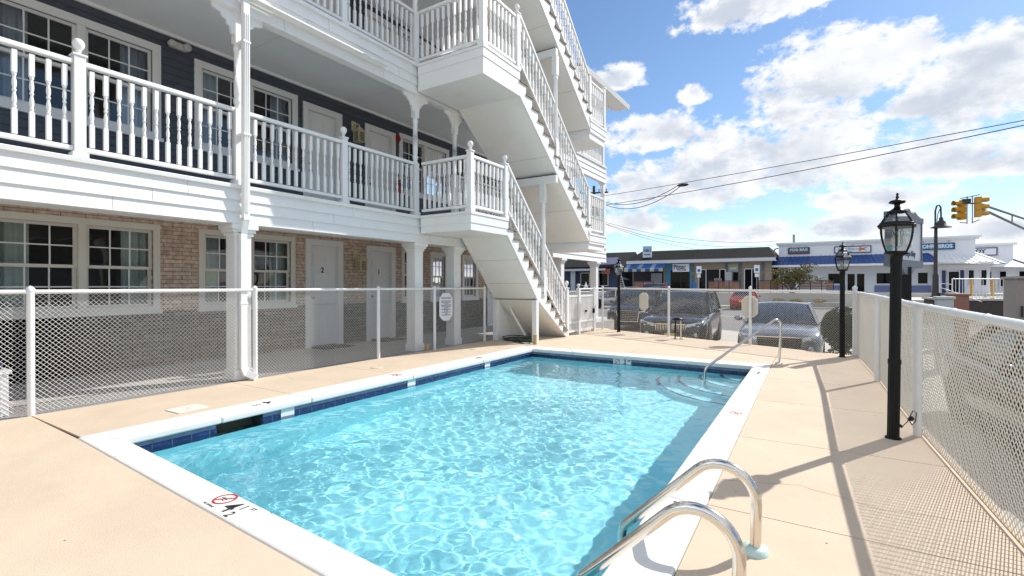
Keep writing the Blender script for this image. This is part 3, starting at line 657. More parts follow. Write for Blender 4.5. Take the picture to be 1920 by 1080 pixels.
# railings with turned balusters
def baluster_mesh(H=.80):
    mb = MB(); h = .0195
    a, b = H * .30, H * .73
    mb.box(-h, h, -h, h, 0, a); mb.box(-h, h, -h, h, b, H)
    L = b - a; pr = [(0, .95), (.03, .62), (.06, .95), (.09, .95), (.12, .62), (.22, 1.0), (.32, .98), (.44, .62), (.48, .60), (.50, .95), (.53, .95), (.56, .62), (.66, .98), (.78, .95), (.88, .60), (.91, .60), (.94, .95), (.97, .95), (1.0, .9)]
    mb.lathe([(h * r, a + L * t_) for t_, r in pr], (0, 0, 0), 8)
    return mb
BAL = None
def baluster(parent, x, y, z):
    global BAL
    off = root_off(parent)
    if BAL is None:
        o = part(baluster_mesh(), "baluster", white, parent, local=True); BAL = o
    else:
        o = BAL.copy(); COL.objects.link(o); o.parent = parent
    o.location = (x - off.x, y - off.y, z - off.z)
BM = baluster_mesh()
def baluster_into(mb, x, y, z): mb.add([(a + x, b + y, c + z) for a, b, c in BM.v], BM.f, 0); mb.sm[-len(BM.f):] = BM.sm
def railing(owner, p, q, z0, z1, merged=None, skip=(), sp=.123, ends=(.05, .05), name="railing"):
    """p, q plan points; z0, z1 floor heights at each end"""
    p, q = Vector((*p, 0)), Vector((*q, 0)); d = (q - p); L = d.length; d.normalize(); p2 = p + d * ends[0]; q2 = q - d * ends[1]
    zz = lambda v: z0 + (z1 - z0) * ((v - p).dot(d) / L)
    mb = MB()
    mb.beam((p2.x, p2.y, zz(p2) + .985), (q2.x, q2.y, zz(q2) + .985), .075, .05)
    r = part(mb, name, white, owner, bevel=.008)
    mb = MB(); mb.beam((p2.x, p2.y, zz(p2) + .10), (q2.x, q2.y, zz(q2) + .10), .055, .048); part(mb, "bottom_rail", white, r, bevel=.008)
    n = max(1, round((q2 - p2).length / sp)); 
    for k in range(n):
        v = p2 + (q2 - p2) * ((k + .5) / n)
        if merged is not None: baluster_into(merged, v.x, v.y, zz(v) + .135)
        else: baluster(r, v.x, v.y, zz(v) + .135)
    return r
def newel(owner, x, y, z, h=1.05, ball=True, w=.098, foot=True):
    mb = MB(); s = w / 2
    mb.box(x - s, x + s, y - s, y + s, z, z + h); mb.box(x - s - .012, x + s + .012, y - s - .012, y + s + .012, z + h, z + h + .022)
    if foot: mb.box(x - s - .018, x + s + .018, y - s - .018, y + s + .018, z, z + .06)
    if ball:
        mb.lathe([(.030, h + .022), (.022, h + .035), (.018, h + .05), (.030, h + .06), (.022, h + .07), (.040, h + .088), (.052, h + .115), (.054, h + .135), (.046, h + .165), (.026, h + .185), (0, h + .192)], (x, y, z), 16)
    return part(mb, "newel_post", white, owner, bevel=.004)
rest = MB(); rx = BX - .06
segs = [(.1, 1.92), (1.92, 3.56), (3.56, 5.25), (5.25, 6.90)]
for a, b in segs: railing(motel, (rx, a), (rx, b), D2, D2)
railing(motel, (rx, -4.4), (rx, .1), D2, D2, rest)
for y in (1.92, 5.25): newel(motel, rx, y, D2)
for a, b in ((8.08, 10.2), (10.2, 11.4), (12.55, 14.5), (14.5, 16.3)): railing(motel, (rx, a), (rx, b), D2, D2, rest)
newel(motel, rx, 10.2, D2); newel(motel, rx, 14.5, D2)
for a, b in ((3.56, 5.25), (5.25, 6.90)): railing(motel, (rx, a), (rx, b), D3, D3)
newel(motel, rx, 5.25, D3)
for a, b in ((-4.4, 1.9), (1.9, 3.56), (8.08, 10.2), (10.2, 11.4), (12.55, 14.5), (14.5, 16.3)): railing(motel, (rx, a), (rx, b), D3, D3, rest)
for z in (D2, D3): railing(motel, (rx, 16.3), (WX + .1, 16.3), z, z, rest)
o = part(rest, "baluster", white, motel); o["kind"] = "stuff"; o["label"] = "balusters along the far and hidden balcony runs"

# downspout in front of the near column
dp = MB(); xw = BX + .075; y = 3.58
def dspout(mb, path, w_=.085, d_=.062):
    for p, q in zip(path, path[1:]): mb.beam(p, q, w_, d_, up=(1, 0, 0.001))
dspout(dp, [(xw + .02, y, 5.5), (xw + .01, y, 2.10)]); dspout(dp, [(xw + .01, y + .0, 2.115), (BX + .015, y, 1.93)]); dspout(dp, [(BX + .015, y, 1.95), (BX + .015, y, .16)])
dspout(dp, [(BX + .015, y, .165), (BX + .05, y + .03, .06)]); dspout(dp, [(BX + .05, y + .03, .085), (BX + .15, y + .10, .03)])
for z in (1.0, 3.2, 4.4): dp.box(BX - .02, (xw + .06 if z > 2.2 else BX + .052), y - .052, y + .052, z, z + .03)
for k in (-1, 0, 1): dp.box(xw + .05, xw + .057, y + k * .025 - .006, y + k * .025 + .006, 2.2, 4.78)
part(dp, "downspout", white, motel, bevel=.008)
dp = MB(); dp.box(BX + .045, BX + .17, 2.2, 6.0, 5.0, 5.02); part(dp, "drip_ledge", white, motel)

# fixtures on the walls
def house_lantern(y, z, label):
    t_ = thing("wall_lantern", label, "wall lamp", (WX, y, z)); x = WX + .14
    b = MB(); b.box(WX, WX + .02, y - .10, y + .02, z + .10, z + .30); b.box(WX + .02, x, y - .06, y - .03, z + .20, z + .235)
    b.box(x - .09, x + .09, y - .09, y + .09, z - .16, z - .145); b.box(x - .095, x + .095, y - .095, y + .095, z + .05, z + .066)
    for sx_ in (-1, 1):
        for sy_ in (-1, 1): b.box(x + sx_ * .082 - .007, x + sx_ * .082 + .007, y + sy_ * .082 - .007, y + sy_ * .082 + .007, z - .146, z + .052)
    for k in (-2, -1, 0, 1, 2):
        b.box(x + .080, x + .085, y + k * .03 - .003, y + k * .03 + .003, z - .146, z + .05); b.box(x + k * .03 - .003, x + k * .03 + .003, y - .085, y - .080, z - .146, z + .05); b.box(x + k * .03 - .003, x + k * .03 + .003, y + .080, y + .085, z - .146, z + .05)
    for k in range(1, 4): zz = z - .145 + k * .049; b.box(x + .080, x + .0845, y - .08, y + .08, zz - .003, zz + .003); b.box(x - .08, x + .08, y - .0845, y - .080, zz - .003, zz + .003)
    part(b, "cage", cream_lamp, t_)
    r = MB(); r.add([(x - .105, y - .105, z + .066), (x + .105, y - .105, z + .066), (x + .105, y + .105, z + .066), (x - .105, y + .105, z + .066), (x, y, z + .20)], [(0, 1, 4), (1, 2, 4), (2, 3, 4), (3, 0, 4), (3, 2, 1, 0)])
    r.lathe([(.012, .185), (.016, .215), (.006, .235), (0, .24)], (x, y, z), 8); part(r, "cap", cream_lamp, t_)
    gl_ = MB(); gl_.box(x - .078, x + .078, y - .078, y + .078, z - .144, z + .049); part(gl_, "glass", glassmat("lantern_glass", (.75, .72, .62), 1.0), t_)
house_lantern(7.33, 1.72, "cream house shaped wall lantern on the tan brick between doors 2 and 1")
house_lantern(7.28, 4.52, "cream house shaped wall lantern on the blue siding between the two balcony doors")
fl_ = thing("emergency_light", "pale twin lens emergency light high on the slate blue balcony wall", "emergency light", (WX, 3.78, 5.03))
b = MB(); b.box(WX, WX + .07, 3.66, 3.90, 4.98, 5.08); k0 = len(b.v); b.lathe([(.055, 0), (.055, .06), (.03, .08)], (0, 0, 0), 14)
b.v[k0:] = [(WX + .03 + z, 3.68 + x, 5.03 + y) for x, y, z in b.v[k0:]]; part(b, "housing", M("aged_white_plastic", (.55, .53, .46), .5), fl_, bevel=.01)
b = MB(); b.lathe([(.055, 0), (.06, .07), (.05, .085), (0, .085)], (0, 0, 0), 14); b.v = [(WX + .05 + z, 3.88 + x, 5.03 + y) for x, y, z in b.v]; part(b, "lamp_head", M("aged_lens", (.50, .50, .46), .3), fl_)
b = MB(); b.box(WX, WX + .06, 8.49, 8.585, 4.70, 4.86); b.box(WX + .06, WX + .10, 8.51, 8.57, 4.72, 4.80)
single(b, "fire_alarm", redplastic, "small red fire alarm box beside the right balcony door", "fire alarm", bevel=.006)
fe = thing("fire_extinguisher", "red fire extinguisher hanging low on the balcony wall beside the right door", "fire extinguisher", (WX, 8.53, 3.45))
b = MB(); b.lathe([(.0, 0), (.06, 0), (.062, .02), (.062, .33), (.045, .38), (.018, .40), (.018, .43)], (WX + .10, 8.53, 3.32), 14); part(b, "cylinder", redplastic, fe)
b = MB(); b.box(WX + .06, WX + .16, 8.52, 8.54, 3.75, 3.77); b.tube([(WX + .12, 8.53, 3.75), (WX + .18, 8.55, 3.72), (WX + .175, 8.57, 3.5)], .01, 6); part(b, "hose", rubber, fe)
for y, l in ((6.5, "black rubber door mat nearest the twin brick wall windows, left of the wall lantern"), (8.05, "black rubber door mat beside the square columns, right of the wall lantern")):
    b = MB(); b.box(WX + .06, WX + .50, y - .36, y + .36, -.004, .010); single(b, "door_mat", rubber, l, "door mat")
# ------------------------------------------------------------------ outside staircase: three flights and their landings
stair = thing("exterior_staircase", "white wooden outside staircase zigzagging up the motel front to every balcony", "staircase", (-5.8, 9.5, 0))
srest = MB()
def flight(yf, zf, yt, zt, n, xo, xi, posts=True, drop=.45, n_name="stair_flight", mid=None):
    rise = (zt - zf) / n; run = (yf - yt) / (n - 1)
    # saw-tooth stringers, soffit, risers
    saw = [(yf, zf)]
    for k in range(n - 1): saw += [(yf - run * k, zf + rise * (k + 1) - .028), (yf - run * (k + 1), zf + rise * (k + 1) - .028)]
    saw += [(yt, zt - .028)]
    sl = rise / run
    low = [(yt, zt - drop - .0), (yf - .30 + (0 if zf > .5 else .06), max(zf - .17, zf + .0) if zf < .5 else zf - .17), ]
    poly = saw + [(yt, zt - drop)] + ([mid] if mid else []) + ([(yf - .02, zf)] if zf < .5 else [(yf - .02, zf - drop + .22)])
    s_ = MB(); s_.prism(poly, 'x', xo - .045, xo); s_.prism(poly, 'x', xi, xi + .045)
    f = part(s_, n_name, white, stair)
    a = (yt, zt - drop + .012); b = (yf - .03, zf + .012) if zf < .5 else (yf - .04, zf - drop + .24)
    so = MB(); chainp = [a] + ([(mid[0], mid[1] + .012)] if mid else []) + [b]
    for a, b in zip(chainp, chainp[1:]):
        so.add([(xi + .02, a[0], a[1]), (xo - .02, a[0], a[1]), (xo - .02, b[0], b[1]), (xi + .02, b[0], b[1]), (xi + .02, a[0], a[1] + .03), (xo - .02, a[0], a[1] + .03), (xo - .02, b[0], b[1] + .03), (xi + .02, b[0], b[1] + .03)], [(0, 1, 2, 3), (7, 6, 5, 4), (0, 4, 5, 1), (2, 6, 7, 3)])
    part(so, "stair_soffit", cream_soffit, f)
    sm_ = MB()
    for t0 in (.36, .74):
        p_ = Vector((0, *chainp[0])) + (Vector((0, *chainp[-1])) - Vector((0, *chainp[0]))) * t0 if not mid else Vector((0, chainp[0][0] + (chainp[1][0] - chainp[0][0]) * t0, chainp[0][1] + (chainp[1][1] - chainp[0][1]) * t0))
        sm_.box(xi + .05, xo - .05, p_.y - .0025, p_.y + .0025, p_.z - .0035, p_.z + .004)
    part(sm_, "soffit_seams", seam_m, f)
    r = MB()
    for k in range(n): yy = yf - run * k; r.box(xi + .045, xo - .045, yy - .012, yy, zf + rise * k, zf + rise * (k + 1) - .03)
    part(r, "riser", white, f)
    t_ = MB()
    for k in range(1, n):
        yy = yf - run * (k - 1); z = zf + rise * k
        t_.box(xi - .02, xo + .028, yy - run - .0, yy + .028, z - .034, z)
    part(t_, "tread", treadwood, f)
    return f, rise, run
def sloped_rail(owner, x, ya, za_, yb, zb_, merged=None):
    return railing(owner, (x, ya), (x, yb), za_, zb_, merged, sp=.125, ends=(.04, .04), name="stair_railing")
def landing(x0, x1, y0, y1, z, t_, name="landing"):
    mb = MB(); mb.box(x0, x1, y0, y1, z - t_, z - .05); mb.box(x0, x1 + .025, y0 - .025, y1 + (.025 if name != "landing" else .0), z - .048, z)
    mb.box(x0 + .002, x1 + .012, y0 - .012, y1, z - .20, z - .05)
    return part(mb, name, white, stair)
# first flight, ground to second floor
XO, XI = -5.22, -6.36
f1, r1, n1 = flight(10.78, 0.0, 8.14, D2, 14, XO, XI, drop=.34, mid=(9.32, .95))
L1 = landing(BX + .058, XO, 6.93, 8.14, D2, .33)
xr = XO - .05
railing(stair, (BX + .0, 6.98), (xr, 6.98), D2, D2); railing(stair, (xr, 6.98), (xr, 8.08), D2, D2)
newel(stair, xr, 6.98, D2, 1.06); newel(stair, xr, 8.10, D2, 1.06)
sloped_rail(stair, xr, 10.82, .10, 8.12, D2 + .14); newel(stair, xr, 10.86, 0, 1.17, foot=False)
sloped_rail(stair, XI + .05, 10.82, .10, 8.12, D2 + .14, srest); newel(stair, XI + .05, 10.86, 0, 1.17, foot=False)
# wider second flight
XO2 = -4.90; xr2 = XO2 - .05; XI2 = BX + .06
f2, r2, n2 = flight(11.42, D2 + .02, 8.05, D3 - .03, 15, XO2, XI2, drop=.47)
L2 = landing(BX + .058, XO2, 6.86, 8.05, D3 - .02, .50)
railing(stair, (BX + .0, 6.91), (xr2, 6.91), D3 - .02, D3 - .02); railing(stair, (xr2, 6.91), (xr2, 8.0), D3 - .02, D3 - .02)
newel(stair, xr2, 6.91, D3 - .02, 1.06); newel(stair, xr2, 8.03, D3 - .02, 1.06)
sloped_rail(stair, xr2, 11.40, D2 + .13, 8.05, D3 + .12); sloped_rail(stair, XI2 + .06, 11.40, D2 + .13, 8.05, D3 + .12, srest)
Lf2 = landing(BX + .058, XO2, 11.40, 12.50, D2, .26, "far_landing")
railing(stair, (xr2, 11.44), (xr2, 12.45), D2, D2); railing(stair, (xr2, 12.45), (BX, 12.45), D2, D2, srest); newel(stair, xr2, 11.42, D2, 1.12, ball=False); newel(stair, xr2, 12.45, D2, 1.10, ball=False)
mb = MB(); mb.box(BX + .06, XO2 - .03, 11.42, 12.47, D2 - .40, D2 - .26); part(mb, "landing_beam", white_soffit, Lf2)
# third flight up to the roof deck
f3, r3, n3 = flight(11.48, D3, 8.05, 8.18, 15, XO2, XI2, drop=.47)
sloped_rail(stair, xr2, 11.46, D3 + .11, 8.05, 8.32); sloped_rail(stair, XI2 + .06, 11.46, D3 + .11, 8.05, 8.32, srest)
Lf3 = landing(BX + .058, XO2, 11.46, 12.50, D3, .30, "far_landing")
railing(stair, (xr2, 11.5), (xr2, 12.45), D3, D3); railing(stair, (xr2, 12.45), (BX, 12.45), D3, D3, srest); newel(stair, xr2, 11.48, D3, 1.12, ball=False); newel(stair, xr2, 12.45, D3, 1.10, ball=False)
mb = MB(); mb.box(BX + .06, XO2 - .03, 11.48, 12.47, D3 - .46, D3 - .30); part(mb, "landing_beam", white_soffit, Lf3)
L3 = landing(BX + .058, XO2, 6.86, 8.05, 8.18, .50)
o = part(srest, "baluster", white, stair); o["kind"] = "stuff"; o["label"] = "balusters on the wall side of the flights"
# supports
for x in (XO - .05, XI + .06):
    mb = MB(); mb.box(x - .055, x + .055, 9.27, 9.38, 0, .93); part(mb, "support_post", white, stair, bevel=.004)
def beam_post(y, x, z0, z1, xi, xo):
    mb = MB(); mb.box(xi, xo, y - .05, y + .05, z1, z1 + .16); part(mb, "support_beam", white, stair)
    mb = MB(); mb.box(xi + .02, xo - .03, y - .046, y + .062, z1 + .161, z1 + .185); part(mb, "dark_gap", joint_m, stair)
    mb = MB(); turned(mb, x, y, z0, z1, foot=.55, w=.115); part(mb, "support_column", white, stair)
beam_post(9.62, XO - .02, 1.02, 3.50, XI2, XO2)
beam_post(9.62, XO2 - .04, 3.88, 6.26, XI2, XO2)
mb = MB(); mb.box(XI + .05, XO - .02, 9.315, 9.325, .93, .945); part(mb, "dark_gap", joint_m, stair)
mb = MB(); mb.box(XI + .0, XI + .04, 9.38, 10.7, 0, .12); mb.prism([(9.38, .12), (10.45, .12), (9.38, 1.05)], 'x', XI + .0, XI + .03); part(mb, "side_panel", cream_soffit, stair)
mb = MB(); mb.beam((XI + .12, 9.45, 1.0), (XI + .3, 10.2, .05), .07, .05); mb.beam((XI + .25, 9.6, .72), (XI + .38, 10.05, .05), .05, .04); part(mb, "brace", cream_soffit, stair)
# hose and stakes at the stair foot
hs_ = MB()
for k, (cx0, cy0, r) in enumerate(((-5.75, 9.55, .33), (-5.7, 9.5, .29), (-5.82, 9.62, .36), (-5.6, 9.45, .24), (-5.78, 9.5, .31))):
    pts = [(cx0 + r * 1.25 * math.cos(a + k), cy0 + r * math.sin(a + k), .016 + .022 * (k % 3) + .008 * math.sin(3 * a)) for a in np.linspace(0, 2 * math.pi, 34)]
    hs_.tube(pts, .011, 7)
hs_.tube([(-5.4, 9.3, .02), (-5.25, 9.05, .015), (-5.35, 8.95, .015), (-5.7, 9.1, .02)], .011, 7)
single(hs_, "garden_hose", hose_m, "dark green garden hose coiled on the deck under the stair", "hose")
for (x, y, h, l) in ((-5.12, 9.05, .20, "short tan wooden stake standing by the hose and stair post"), (-6.33, 7.02, .14, "stubby tan wooden block at the foot of the middle square column")):
    b = MB(); b.box(x - .03, x + .03, y - .03, y + .03, 0, h); b.box(x - .032, x + .032, y - .032, y + .032, h - .02, h + .004)
    single(b, "wooden_stake", stake_m, l, "stake", bevel=.003)
# ------------------------------------------------------------------ chain link fences
def chain(p, q, z0, z1, r=.0021, dw=.046, dh=.046, bow=None):
    """woven diamond mesh between two plan points"""
    p, q = Vector((*p, 0)), Vector((*q, 0)); L = (q - p).length; d = (q - p) / L; nrm = Vector((-d.y, d.x, 0)); H = z1 - z0; mb = MB(); k = dh / dw
    zt = z1 + .018
    def seg(u0, w0, u1, w1, o):
        j = random.uniform(-.0012, .0012)
        a = p + d * u0 + nrm * (o + j); a.z = w0; b = p + d * u1 + nrm * (o + j); b.z = w1; t_ = (b - a)
        if t_.length < .004: return
        t_.normalize(); s = t_.cross(nrm); vs = []
        for c in (a, b):
            for x, y in ((1, 0), (0, 1), (-1, 0), (0, -1)): vs.append(c + s * (r * x) + nrm * (r * y))
        mb.add(vs, [(0, 1, 5, 4), (1, 2, 6, 5), (2, 3, 7, 6), (3, 0, 4, 7)], 0, True)
    n = int((L + H / k) / dw) + 2; HH = zt - z0
    for i in range(n):
        c = i * dw - HH / k           # rising family u = c + w/k
        u0, w0 = c, 0
        if u0 < 0: w0 = -c * k; u0 = 0
        u1, w1 = c + HH / k, HH
        if u1 > L: w1 = (L - c) * k; u1 = L
        if w1 > w0 and u1 > u0: seg(u0, z0 + w0, u1, z0 + w1, .0022)
        u0, w0 = c, HH
        if u0 < 0: w0 = HH + c * k; u0 = 0
        u1, w1 = c + HH / k, 0
        if u1 > L: w1 = HH - (L - c) * k; u1 = L
        if w0 > w1 and u1 > u0: seg(u0, z0 + w0, u1, z0 + w1, -.0022)
    return mb
def fpost(owner, x, y, z0, h, r=.03, cap=True):
    mb = MB(); mb.tube([(x, y, z0), (x, y, h)], r, 14)
    part(mb, "post", post_m, owner)
    c = MB(); c.lathe([(r + .004, 0), (r + .005, .025), (r * .8, .04), (r * .35, .052), (0, .058)] if cap else [(r + .003, 0), (r + .003, .03), (0, .03)], (x, y, h - .01), 14)
    for z in (h * .33, h * .66): c.lathe([(r + .0015, 0), (r + .003, .004), (r + .0015, .008)], (x, y, z), 14)
    part(c, "post_cap", post_m, owner)
def trail(owner, pts, r=.021, bands=()):
    mb = MB(); mb.tube(pts, r, 12)
    for p in bands: pass
    part(mb, "top_rail", post_m, owner)

lf = thing("chain_link_fence", "long white chain link fence along the motel columns on the left of the pool", "fence", (-6.42, 3, 0)); FXL = -6.40
trail(lf, [(FXL, -4, 1.19), (FXL, 9.0, 1.185)])
for a, b in ((-4, 1.52), (1.52, 3.50), (3.70, 5.88), (5.88, 7.32), (7.32, 9.0)):
    part(chain((FXL - .03, a), (FXL - .03, b), .02, 1.185), "mesh_panel", mesh_m, lf)
for y in (-1.0, 1.52, 3.72, 5.88, 7.32, 9.0): fpost(lf, FXL, y, 0, 1.20)
part(chain((FXL, 9.0), (XI, 9.32), .02, 1.15), "mesh_panel", mesh_m, lf)
ff = thing("chain_link_fence", "white chain link fence at the far end of the deck before the parked cars", "fence", (-2.4, ffy(-2.4), 0))
FA, FB = (-5.29, 13.26), (.46, ffy(.46))
trail(ff, [(*FA, 1.17), (*FB, 1.13)])
fr_ = [(-5.29, 13.26), (-3.17, ffy(-3.17)), (-1.26, ffy(-1.26)), (.46, ffy(.46))]
for a, b in zip(fr_, fr_[1:]):
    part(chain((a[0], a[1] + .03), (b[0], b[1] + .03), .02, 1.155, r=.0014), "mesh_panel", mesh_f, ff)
for x, y in fr_[:3]: fpost(ff, x, y, 0, 1.19, .028)
rf = thing("chain_link_fence", "white railed chain link fence with beige mesh running down the right side of the deck", "fence", (.7, 5, 0))
rp = [(fx(y), y) for y in (10.55, 7.94, 5.24, 2.55, .0, -2.6)]
trail(rf, [(x, y, 1.125 - .008 * (10.55 - y)) for x, y in [(fx(v), v) for v in np.linspace(10.55, -3, 22)]], .026)
for i, (a, b) in enumerate(zip(rp, rp[1:])):
    ym = [a[1] + (b[1] - a[1]) * k / 2 for k in range(3)]
    part(chain((a[0] + .034, a[1]), (b[0] + .034, b[1]), .02, 1.10 - .008 * (10.55 - (a[1] + b[1]) / 2) + .0, r=.0025), "mesh_panel", mesh_b, rf)
    mb = MB(); mb.tube([(a[0] + .034, a[1], .022), (b[0] + .034, b[1], .022)], .006, 8); part(mb, "tension_wire", M("rusty_wire", (.50, .36, .20), .7, var=.2, scale=20), rf)
fpost(rf, *rp[0], 0, 1.20, .036)
for x, y in rp[1:]: fpost(rf, x, y, 0, 1.105 - .008 * (10.55 - y), .031, cap=False)
mb = MB()
for y in np.linspace(9.8, .5, 16):
    mb.lathe([(.0275, 0), (.029, .003), (.0275, .006)], (0, 0, 0), 12)
    k = len(mb.v) - 60; z = 1.125 - .008 * (10.55 - y)
    mb.v[k:] = [(fx(y) + a, y + c, z + b) for a, b, c in mb.v[k:]]
part(mb, "wire_tie", post_m, rf)

# gate beside the stair foot
gt = thing("picket_gate", "white picket gate with post caps between the stair foot and the far fence", "gate", (-5.29, 12.1, 0)); gx = -5.29
for y0, y1 in ((10.98, 11.55), (11.65, 12.55)):
    for z in (.10, .32, .98): mb = MB(); mb.box(gx - .02, gx + .02, y0, y1, z - .025, z + .025); part(mb, "gate_bar", post_m, gt)
mb = MB()
for y in np.arange(11.04, 12.52, .085):
    if not 11.52 < y < 11.68: mb.box(gx - .011, gx + .011, y - .014, y + .014, .10, .98)
part(mb, "picket", post_m, gt)
for y, h in ((11.60, 1.18), (12.6, 1.16)):
    mb = MB(); mb.box(gx - .045, gx + .045, y - .045, y + .045, 0, h); mb.lathe([(.04, h), (.02, h + .02), (.045, h + .05), (.05, h + .075), (.03, h + .105), (0, h + .115)] if h > 1.17 else [(.06, h), (.06, h + .02), (0, h + .04)], (gx, y, 0), 12); part(mb, "gate_post", post_m, gt)
mb = MB(); mb.box(gx - .06, gx + .06, 12.0, 12.03, .55, .60); mb.box(gx - .03, gx + .05, 12.52, 12.58, .5, .62); part(mb, "latch", blackmetal, gt)
mb = MB(); mb.tube([(gx, 11.6, 1.155), (gx, 13.2, 1.16)], .02, 10); mb.beam((gx, 11.95, 1.17), (gx, 12.08, 1.30), .02, .02); mb.beam((gx, 12.21, 1.17), (gx, 12.08, 1.30), .02, .02); mb.box(gx - .01, gx + .01, 12.07, 12.09, 1.16, 1.34); part(mb, "gate_rail", post_m, gt)
mb = MB(); mb.box(-5.75, -5.62, 10.9, 13.3, -.1, .22); single(mb, "low_wall", conc, "low whitish kerb wall behind the picket gate", "low wall")

# signs on the fences
def plaque(mb, o, xv, w, h, n=8, top=True):
    c = w * .26; P = []
    def arc(cx0, cy0, a0, a1): return [(cx0 + c * math.cos(a), cy0 + c * math.sin(a)) for a in np.linspace(a0, a1, n)]
    W2, H2 = w / 2, h / 2
    P = [(-W2, -H2 + c), (-W2 + c * .95, -H2 + .02 * h), (-W2 + c * 1.3, -H2), (W2 - c * 1.3, -H2), (W2 - c * .95, -H2 + .02 * h), (W2, -H2 + c)] + [(W2, H2 - c), (W2 - c * .35, H2 - c * .75), (W2 - c * .75, H2 - c * .2), (W2 - c * 1.2, H2), (c * .4, H2), (0, H2 - .01), (-c * .4, H2), (-W2 + c * 1.2, H2), (-W2 + c * .75, H2 - c * .2), (-W2 + c * .35, H2 - c * .75), (-W2, H2 - c)]
    Fm = frame(o, xv, (0, 0, 1)); m = len(P)
    vs = [Fm @ Vector((a, b, z)) for z in (-.006, .006) for a, b in P]
    mb.add(vs, [tuple(range(m))[::-1], tuple(range(m, 2 * m))] + [(i, (i + 1) % m, m + (i + 1) % m, m + i) for i in range(m)]); return Fm
rs = thing("pool_rules_sign", "white scallop topped pool rules sign hanging on the left fence", "sign", (FXL + .02, 7.62, .83))
mb = MB(); Fm = plaque(mb, (FXL + .02, 7.64, .82), (0, 1, 0), .40, .56); part(mb, "board", signwhite, rs)
tm_ = lambda b, y, s: text(b, s, ink, "lettering", rs, Fm @ Matrix.Translation((0, y, .007)), extrude=.0004, bold=.0006)
tm_("POOL RULES", .175, .05)
for k, l in enumerate(("NO LIFEGUARD ON DUTY", "SWIM AT YOUR OWN RISK", "NO DIVING", "SHOWER BEFORE ENTERING", "NO GLASS IN POOL AREA", "NO RUNNING", "CHILDREN MUST BE WITH", "AN ADULT", "POOL FOR GUESTS ONLY", "NO PETS", "POOL CLOSES AT DUSK")): tm_(l, .115 - k * .028, .024)
for (x, w_, l) in ((-3.92, .30, "blank beige sign back on the far fence in front of the dark cars"), (-1.28, .36, "blank beige sign back on the far fence beside the silver car")):
    mb = MB(); plaque(mb, (x, ffy(x) + .065, .83 if w_ < .33 else .80), Vector((1, -.467, 0)), w_, .46); single(mb, "sign_back", signbeige, l, "sign")

# black post lanterns
def lamp_post(H, label):
    t_ = thing("lamp_post", label, "lamp post", (0, 0, 0), group="black lantern posts round the pool deck", local=True)
    P = lambda mb, n, m, par: part(mb, n, m, par, local=True)
    zt = H - .50
    mb = MB(); prof = []
    n = 16
    for z0, z1, r in ((.0, .62, .042), (.62, zt, .039)):
        vs = [(r * (1 if k % 2 else .93) * math.cos(2 * math.pi * k / (2 * n)), r * (1 if k % 2 else .93) * math.sin(2 * math.pi * k / (2 * n)), z) for z in (z0, z1) for k in range(2 * n)]
        mb.add(vs, [(k, (k + 1) % (2 * n), 2 * n + (k + 1) % (2 * n), 2 * n + k) for k in range(2 * n)])
    mb.lathe([(.042, .60), (.046, .61), (.046, .64), (.042, .65)], (0, 0, 0), 24); mb.lathe([(.042, 0), (.056, 0), (.056, .012), (.042, .02)], (0, 0, 0), 24)
    mb.lathe([(.043, zt - .06), (.043, zt - .01), (.06, zt), (.085, zt + .008), (.085, zt + .016), (0, zt + .016)], (0, 0, 0), 24)
    P(mb, "post", blackmetal, t_)
    body = [(.072, zt + .016), (.094, zt + .07), (.110, zt + .13), (.118, zt + .18), (.120, zt + .225)]
    roof = [(.115, zt + .262), (.090, zt + .305), (.062, zt + .345)]
    la = MB(); rot = R(14)
    def ring6(r, z): return [(r * math.cos(R(60 * k) + rot), r * math.sin(R(60 * k) + rot), z) for k in range(6)]
    for prof in (body, roof):
        for k in range(6):
            la.tube([ring6(r, z)[k] for r, z in prof], .0058, 6)
    for r, z, t2 in ((.074, zt + .02, .007), (.062, zt + .345, .007)):
        q = ring6(r, z)
        for k in range(6): la.beam(q[k], q[(k + 1) % 6], .012, t2 * 2)
    la.lathe([(.124, zt + .222), (.143, zt + .226), (.146, zt + .236), (.134, zt + .246), (.130, zt + .256), (.117, zt + .266)], (0, 0, 0), 6, sm=False, rot=rot)
    la.lathe([(.068, zt + .343), (.072, zt + .352), (.045, zt + .368), (.024, zt + .385), (.018, zt + .40), (.022, zt + .415), (.052, zt + .424), (.058, zt + .434), (.045, zt + .446), (.016, zt + .453), (.009, zt + .46), (.012, zt + .475), (.006, zt + .485), (.010, zt + .493), (.008, zt + .503), (0, zt + .512)], (0, 0, 0), 18)
    P(la, "lantern_frame", blackmetal, t_)
    gl_ = MB()
    for prof in (body, roof):
        rr = [ring6(r - .002, z) for r, z in prof]
        for i in range(len(rr) - 1):
            for k in range(6): gl_.add([rr[i][k], rr[i][(k + 1) % 6], rr[i + 1][(k + 1) % 6], rr[i + 1][k]], [(0, 1, 2, 3)])
    P(gl_, "glass", lanternglass, t_)
    c = MB()
    c.lathe([(.02, zt + .016), (.02, zt + .03), (.008, zt + .04), (.008, zt + .07)], (0, 0, 0), 10)
    for k in range(3):
        x, y = .035 * math.cos(2.1 * k), .035 * math.sin(2.1 * k); c.tube([(0, 0, zt + .06), (x, y, zt + .07), (x, y, zt + .09)], .005, 6); c.lathe([(.011, zt + .09), (.011, zt + .15)], (x, y, 0), 8)
    P(c, "candle_cluster", M("grey_candle_sleeve", (.55, .53, .48), .5), t_)
    bl = MB()
    for k in range(3): x, y = .035 * math.cos(2.1 * k), .035 * math.sin(2.1 * k); bl.lathe([(.006, zt + .15), (.015, zt + .17), (.012, zt + .19), (0, zt + .215)], (x, y, 0), 8)
    P(bl, "bulb", glassmat("bulb_glass", (.9, .9, .9), 1.6), t_)
    return t_
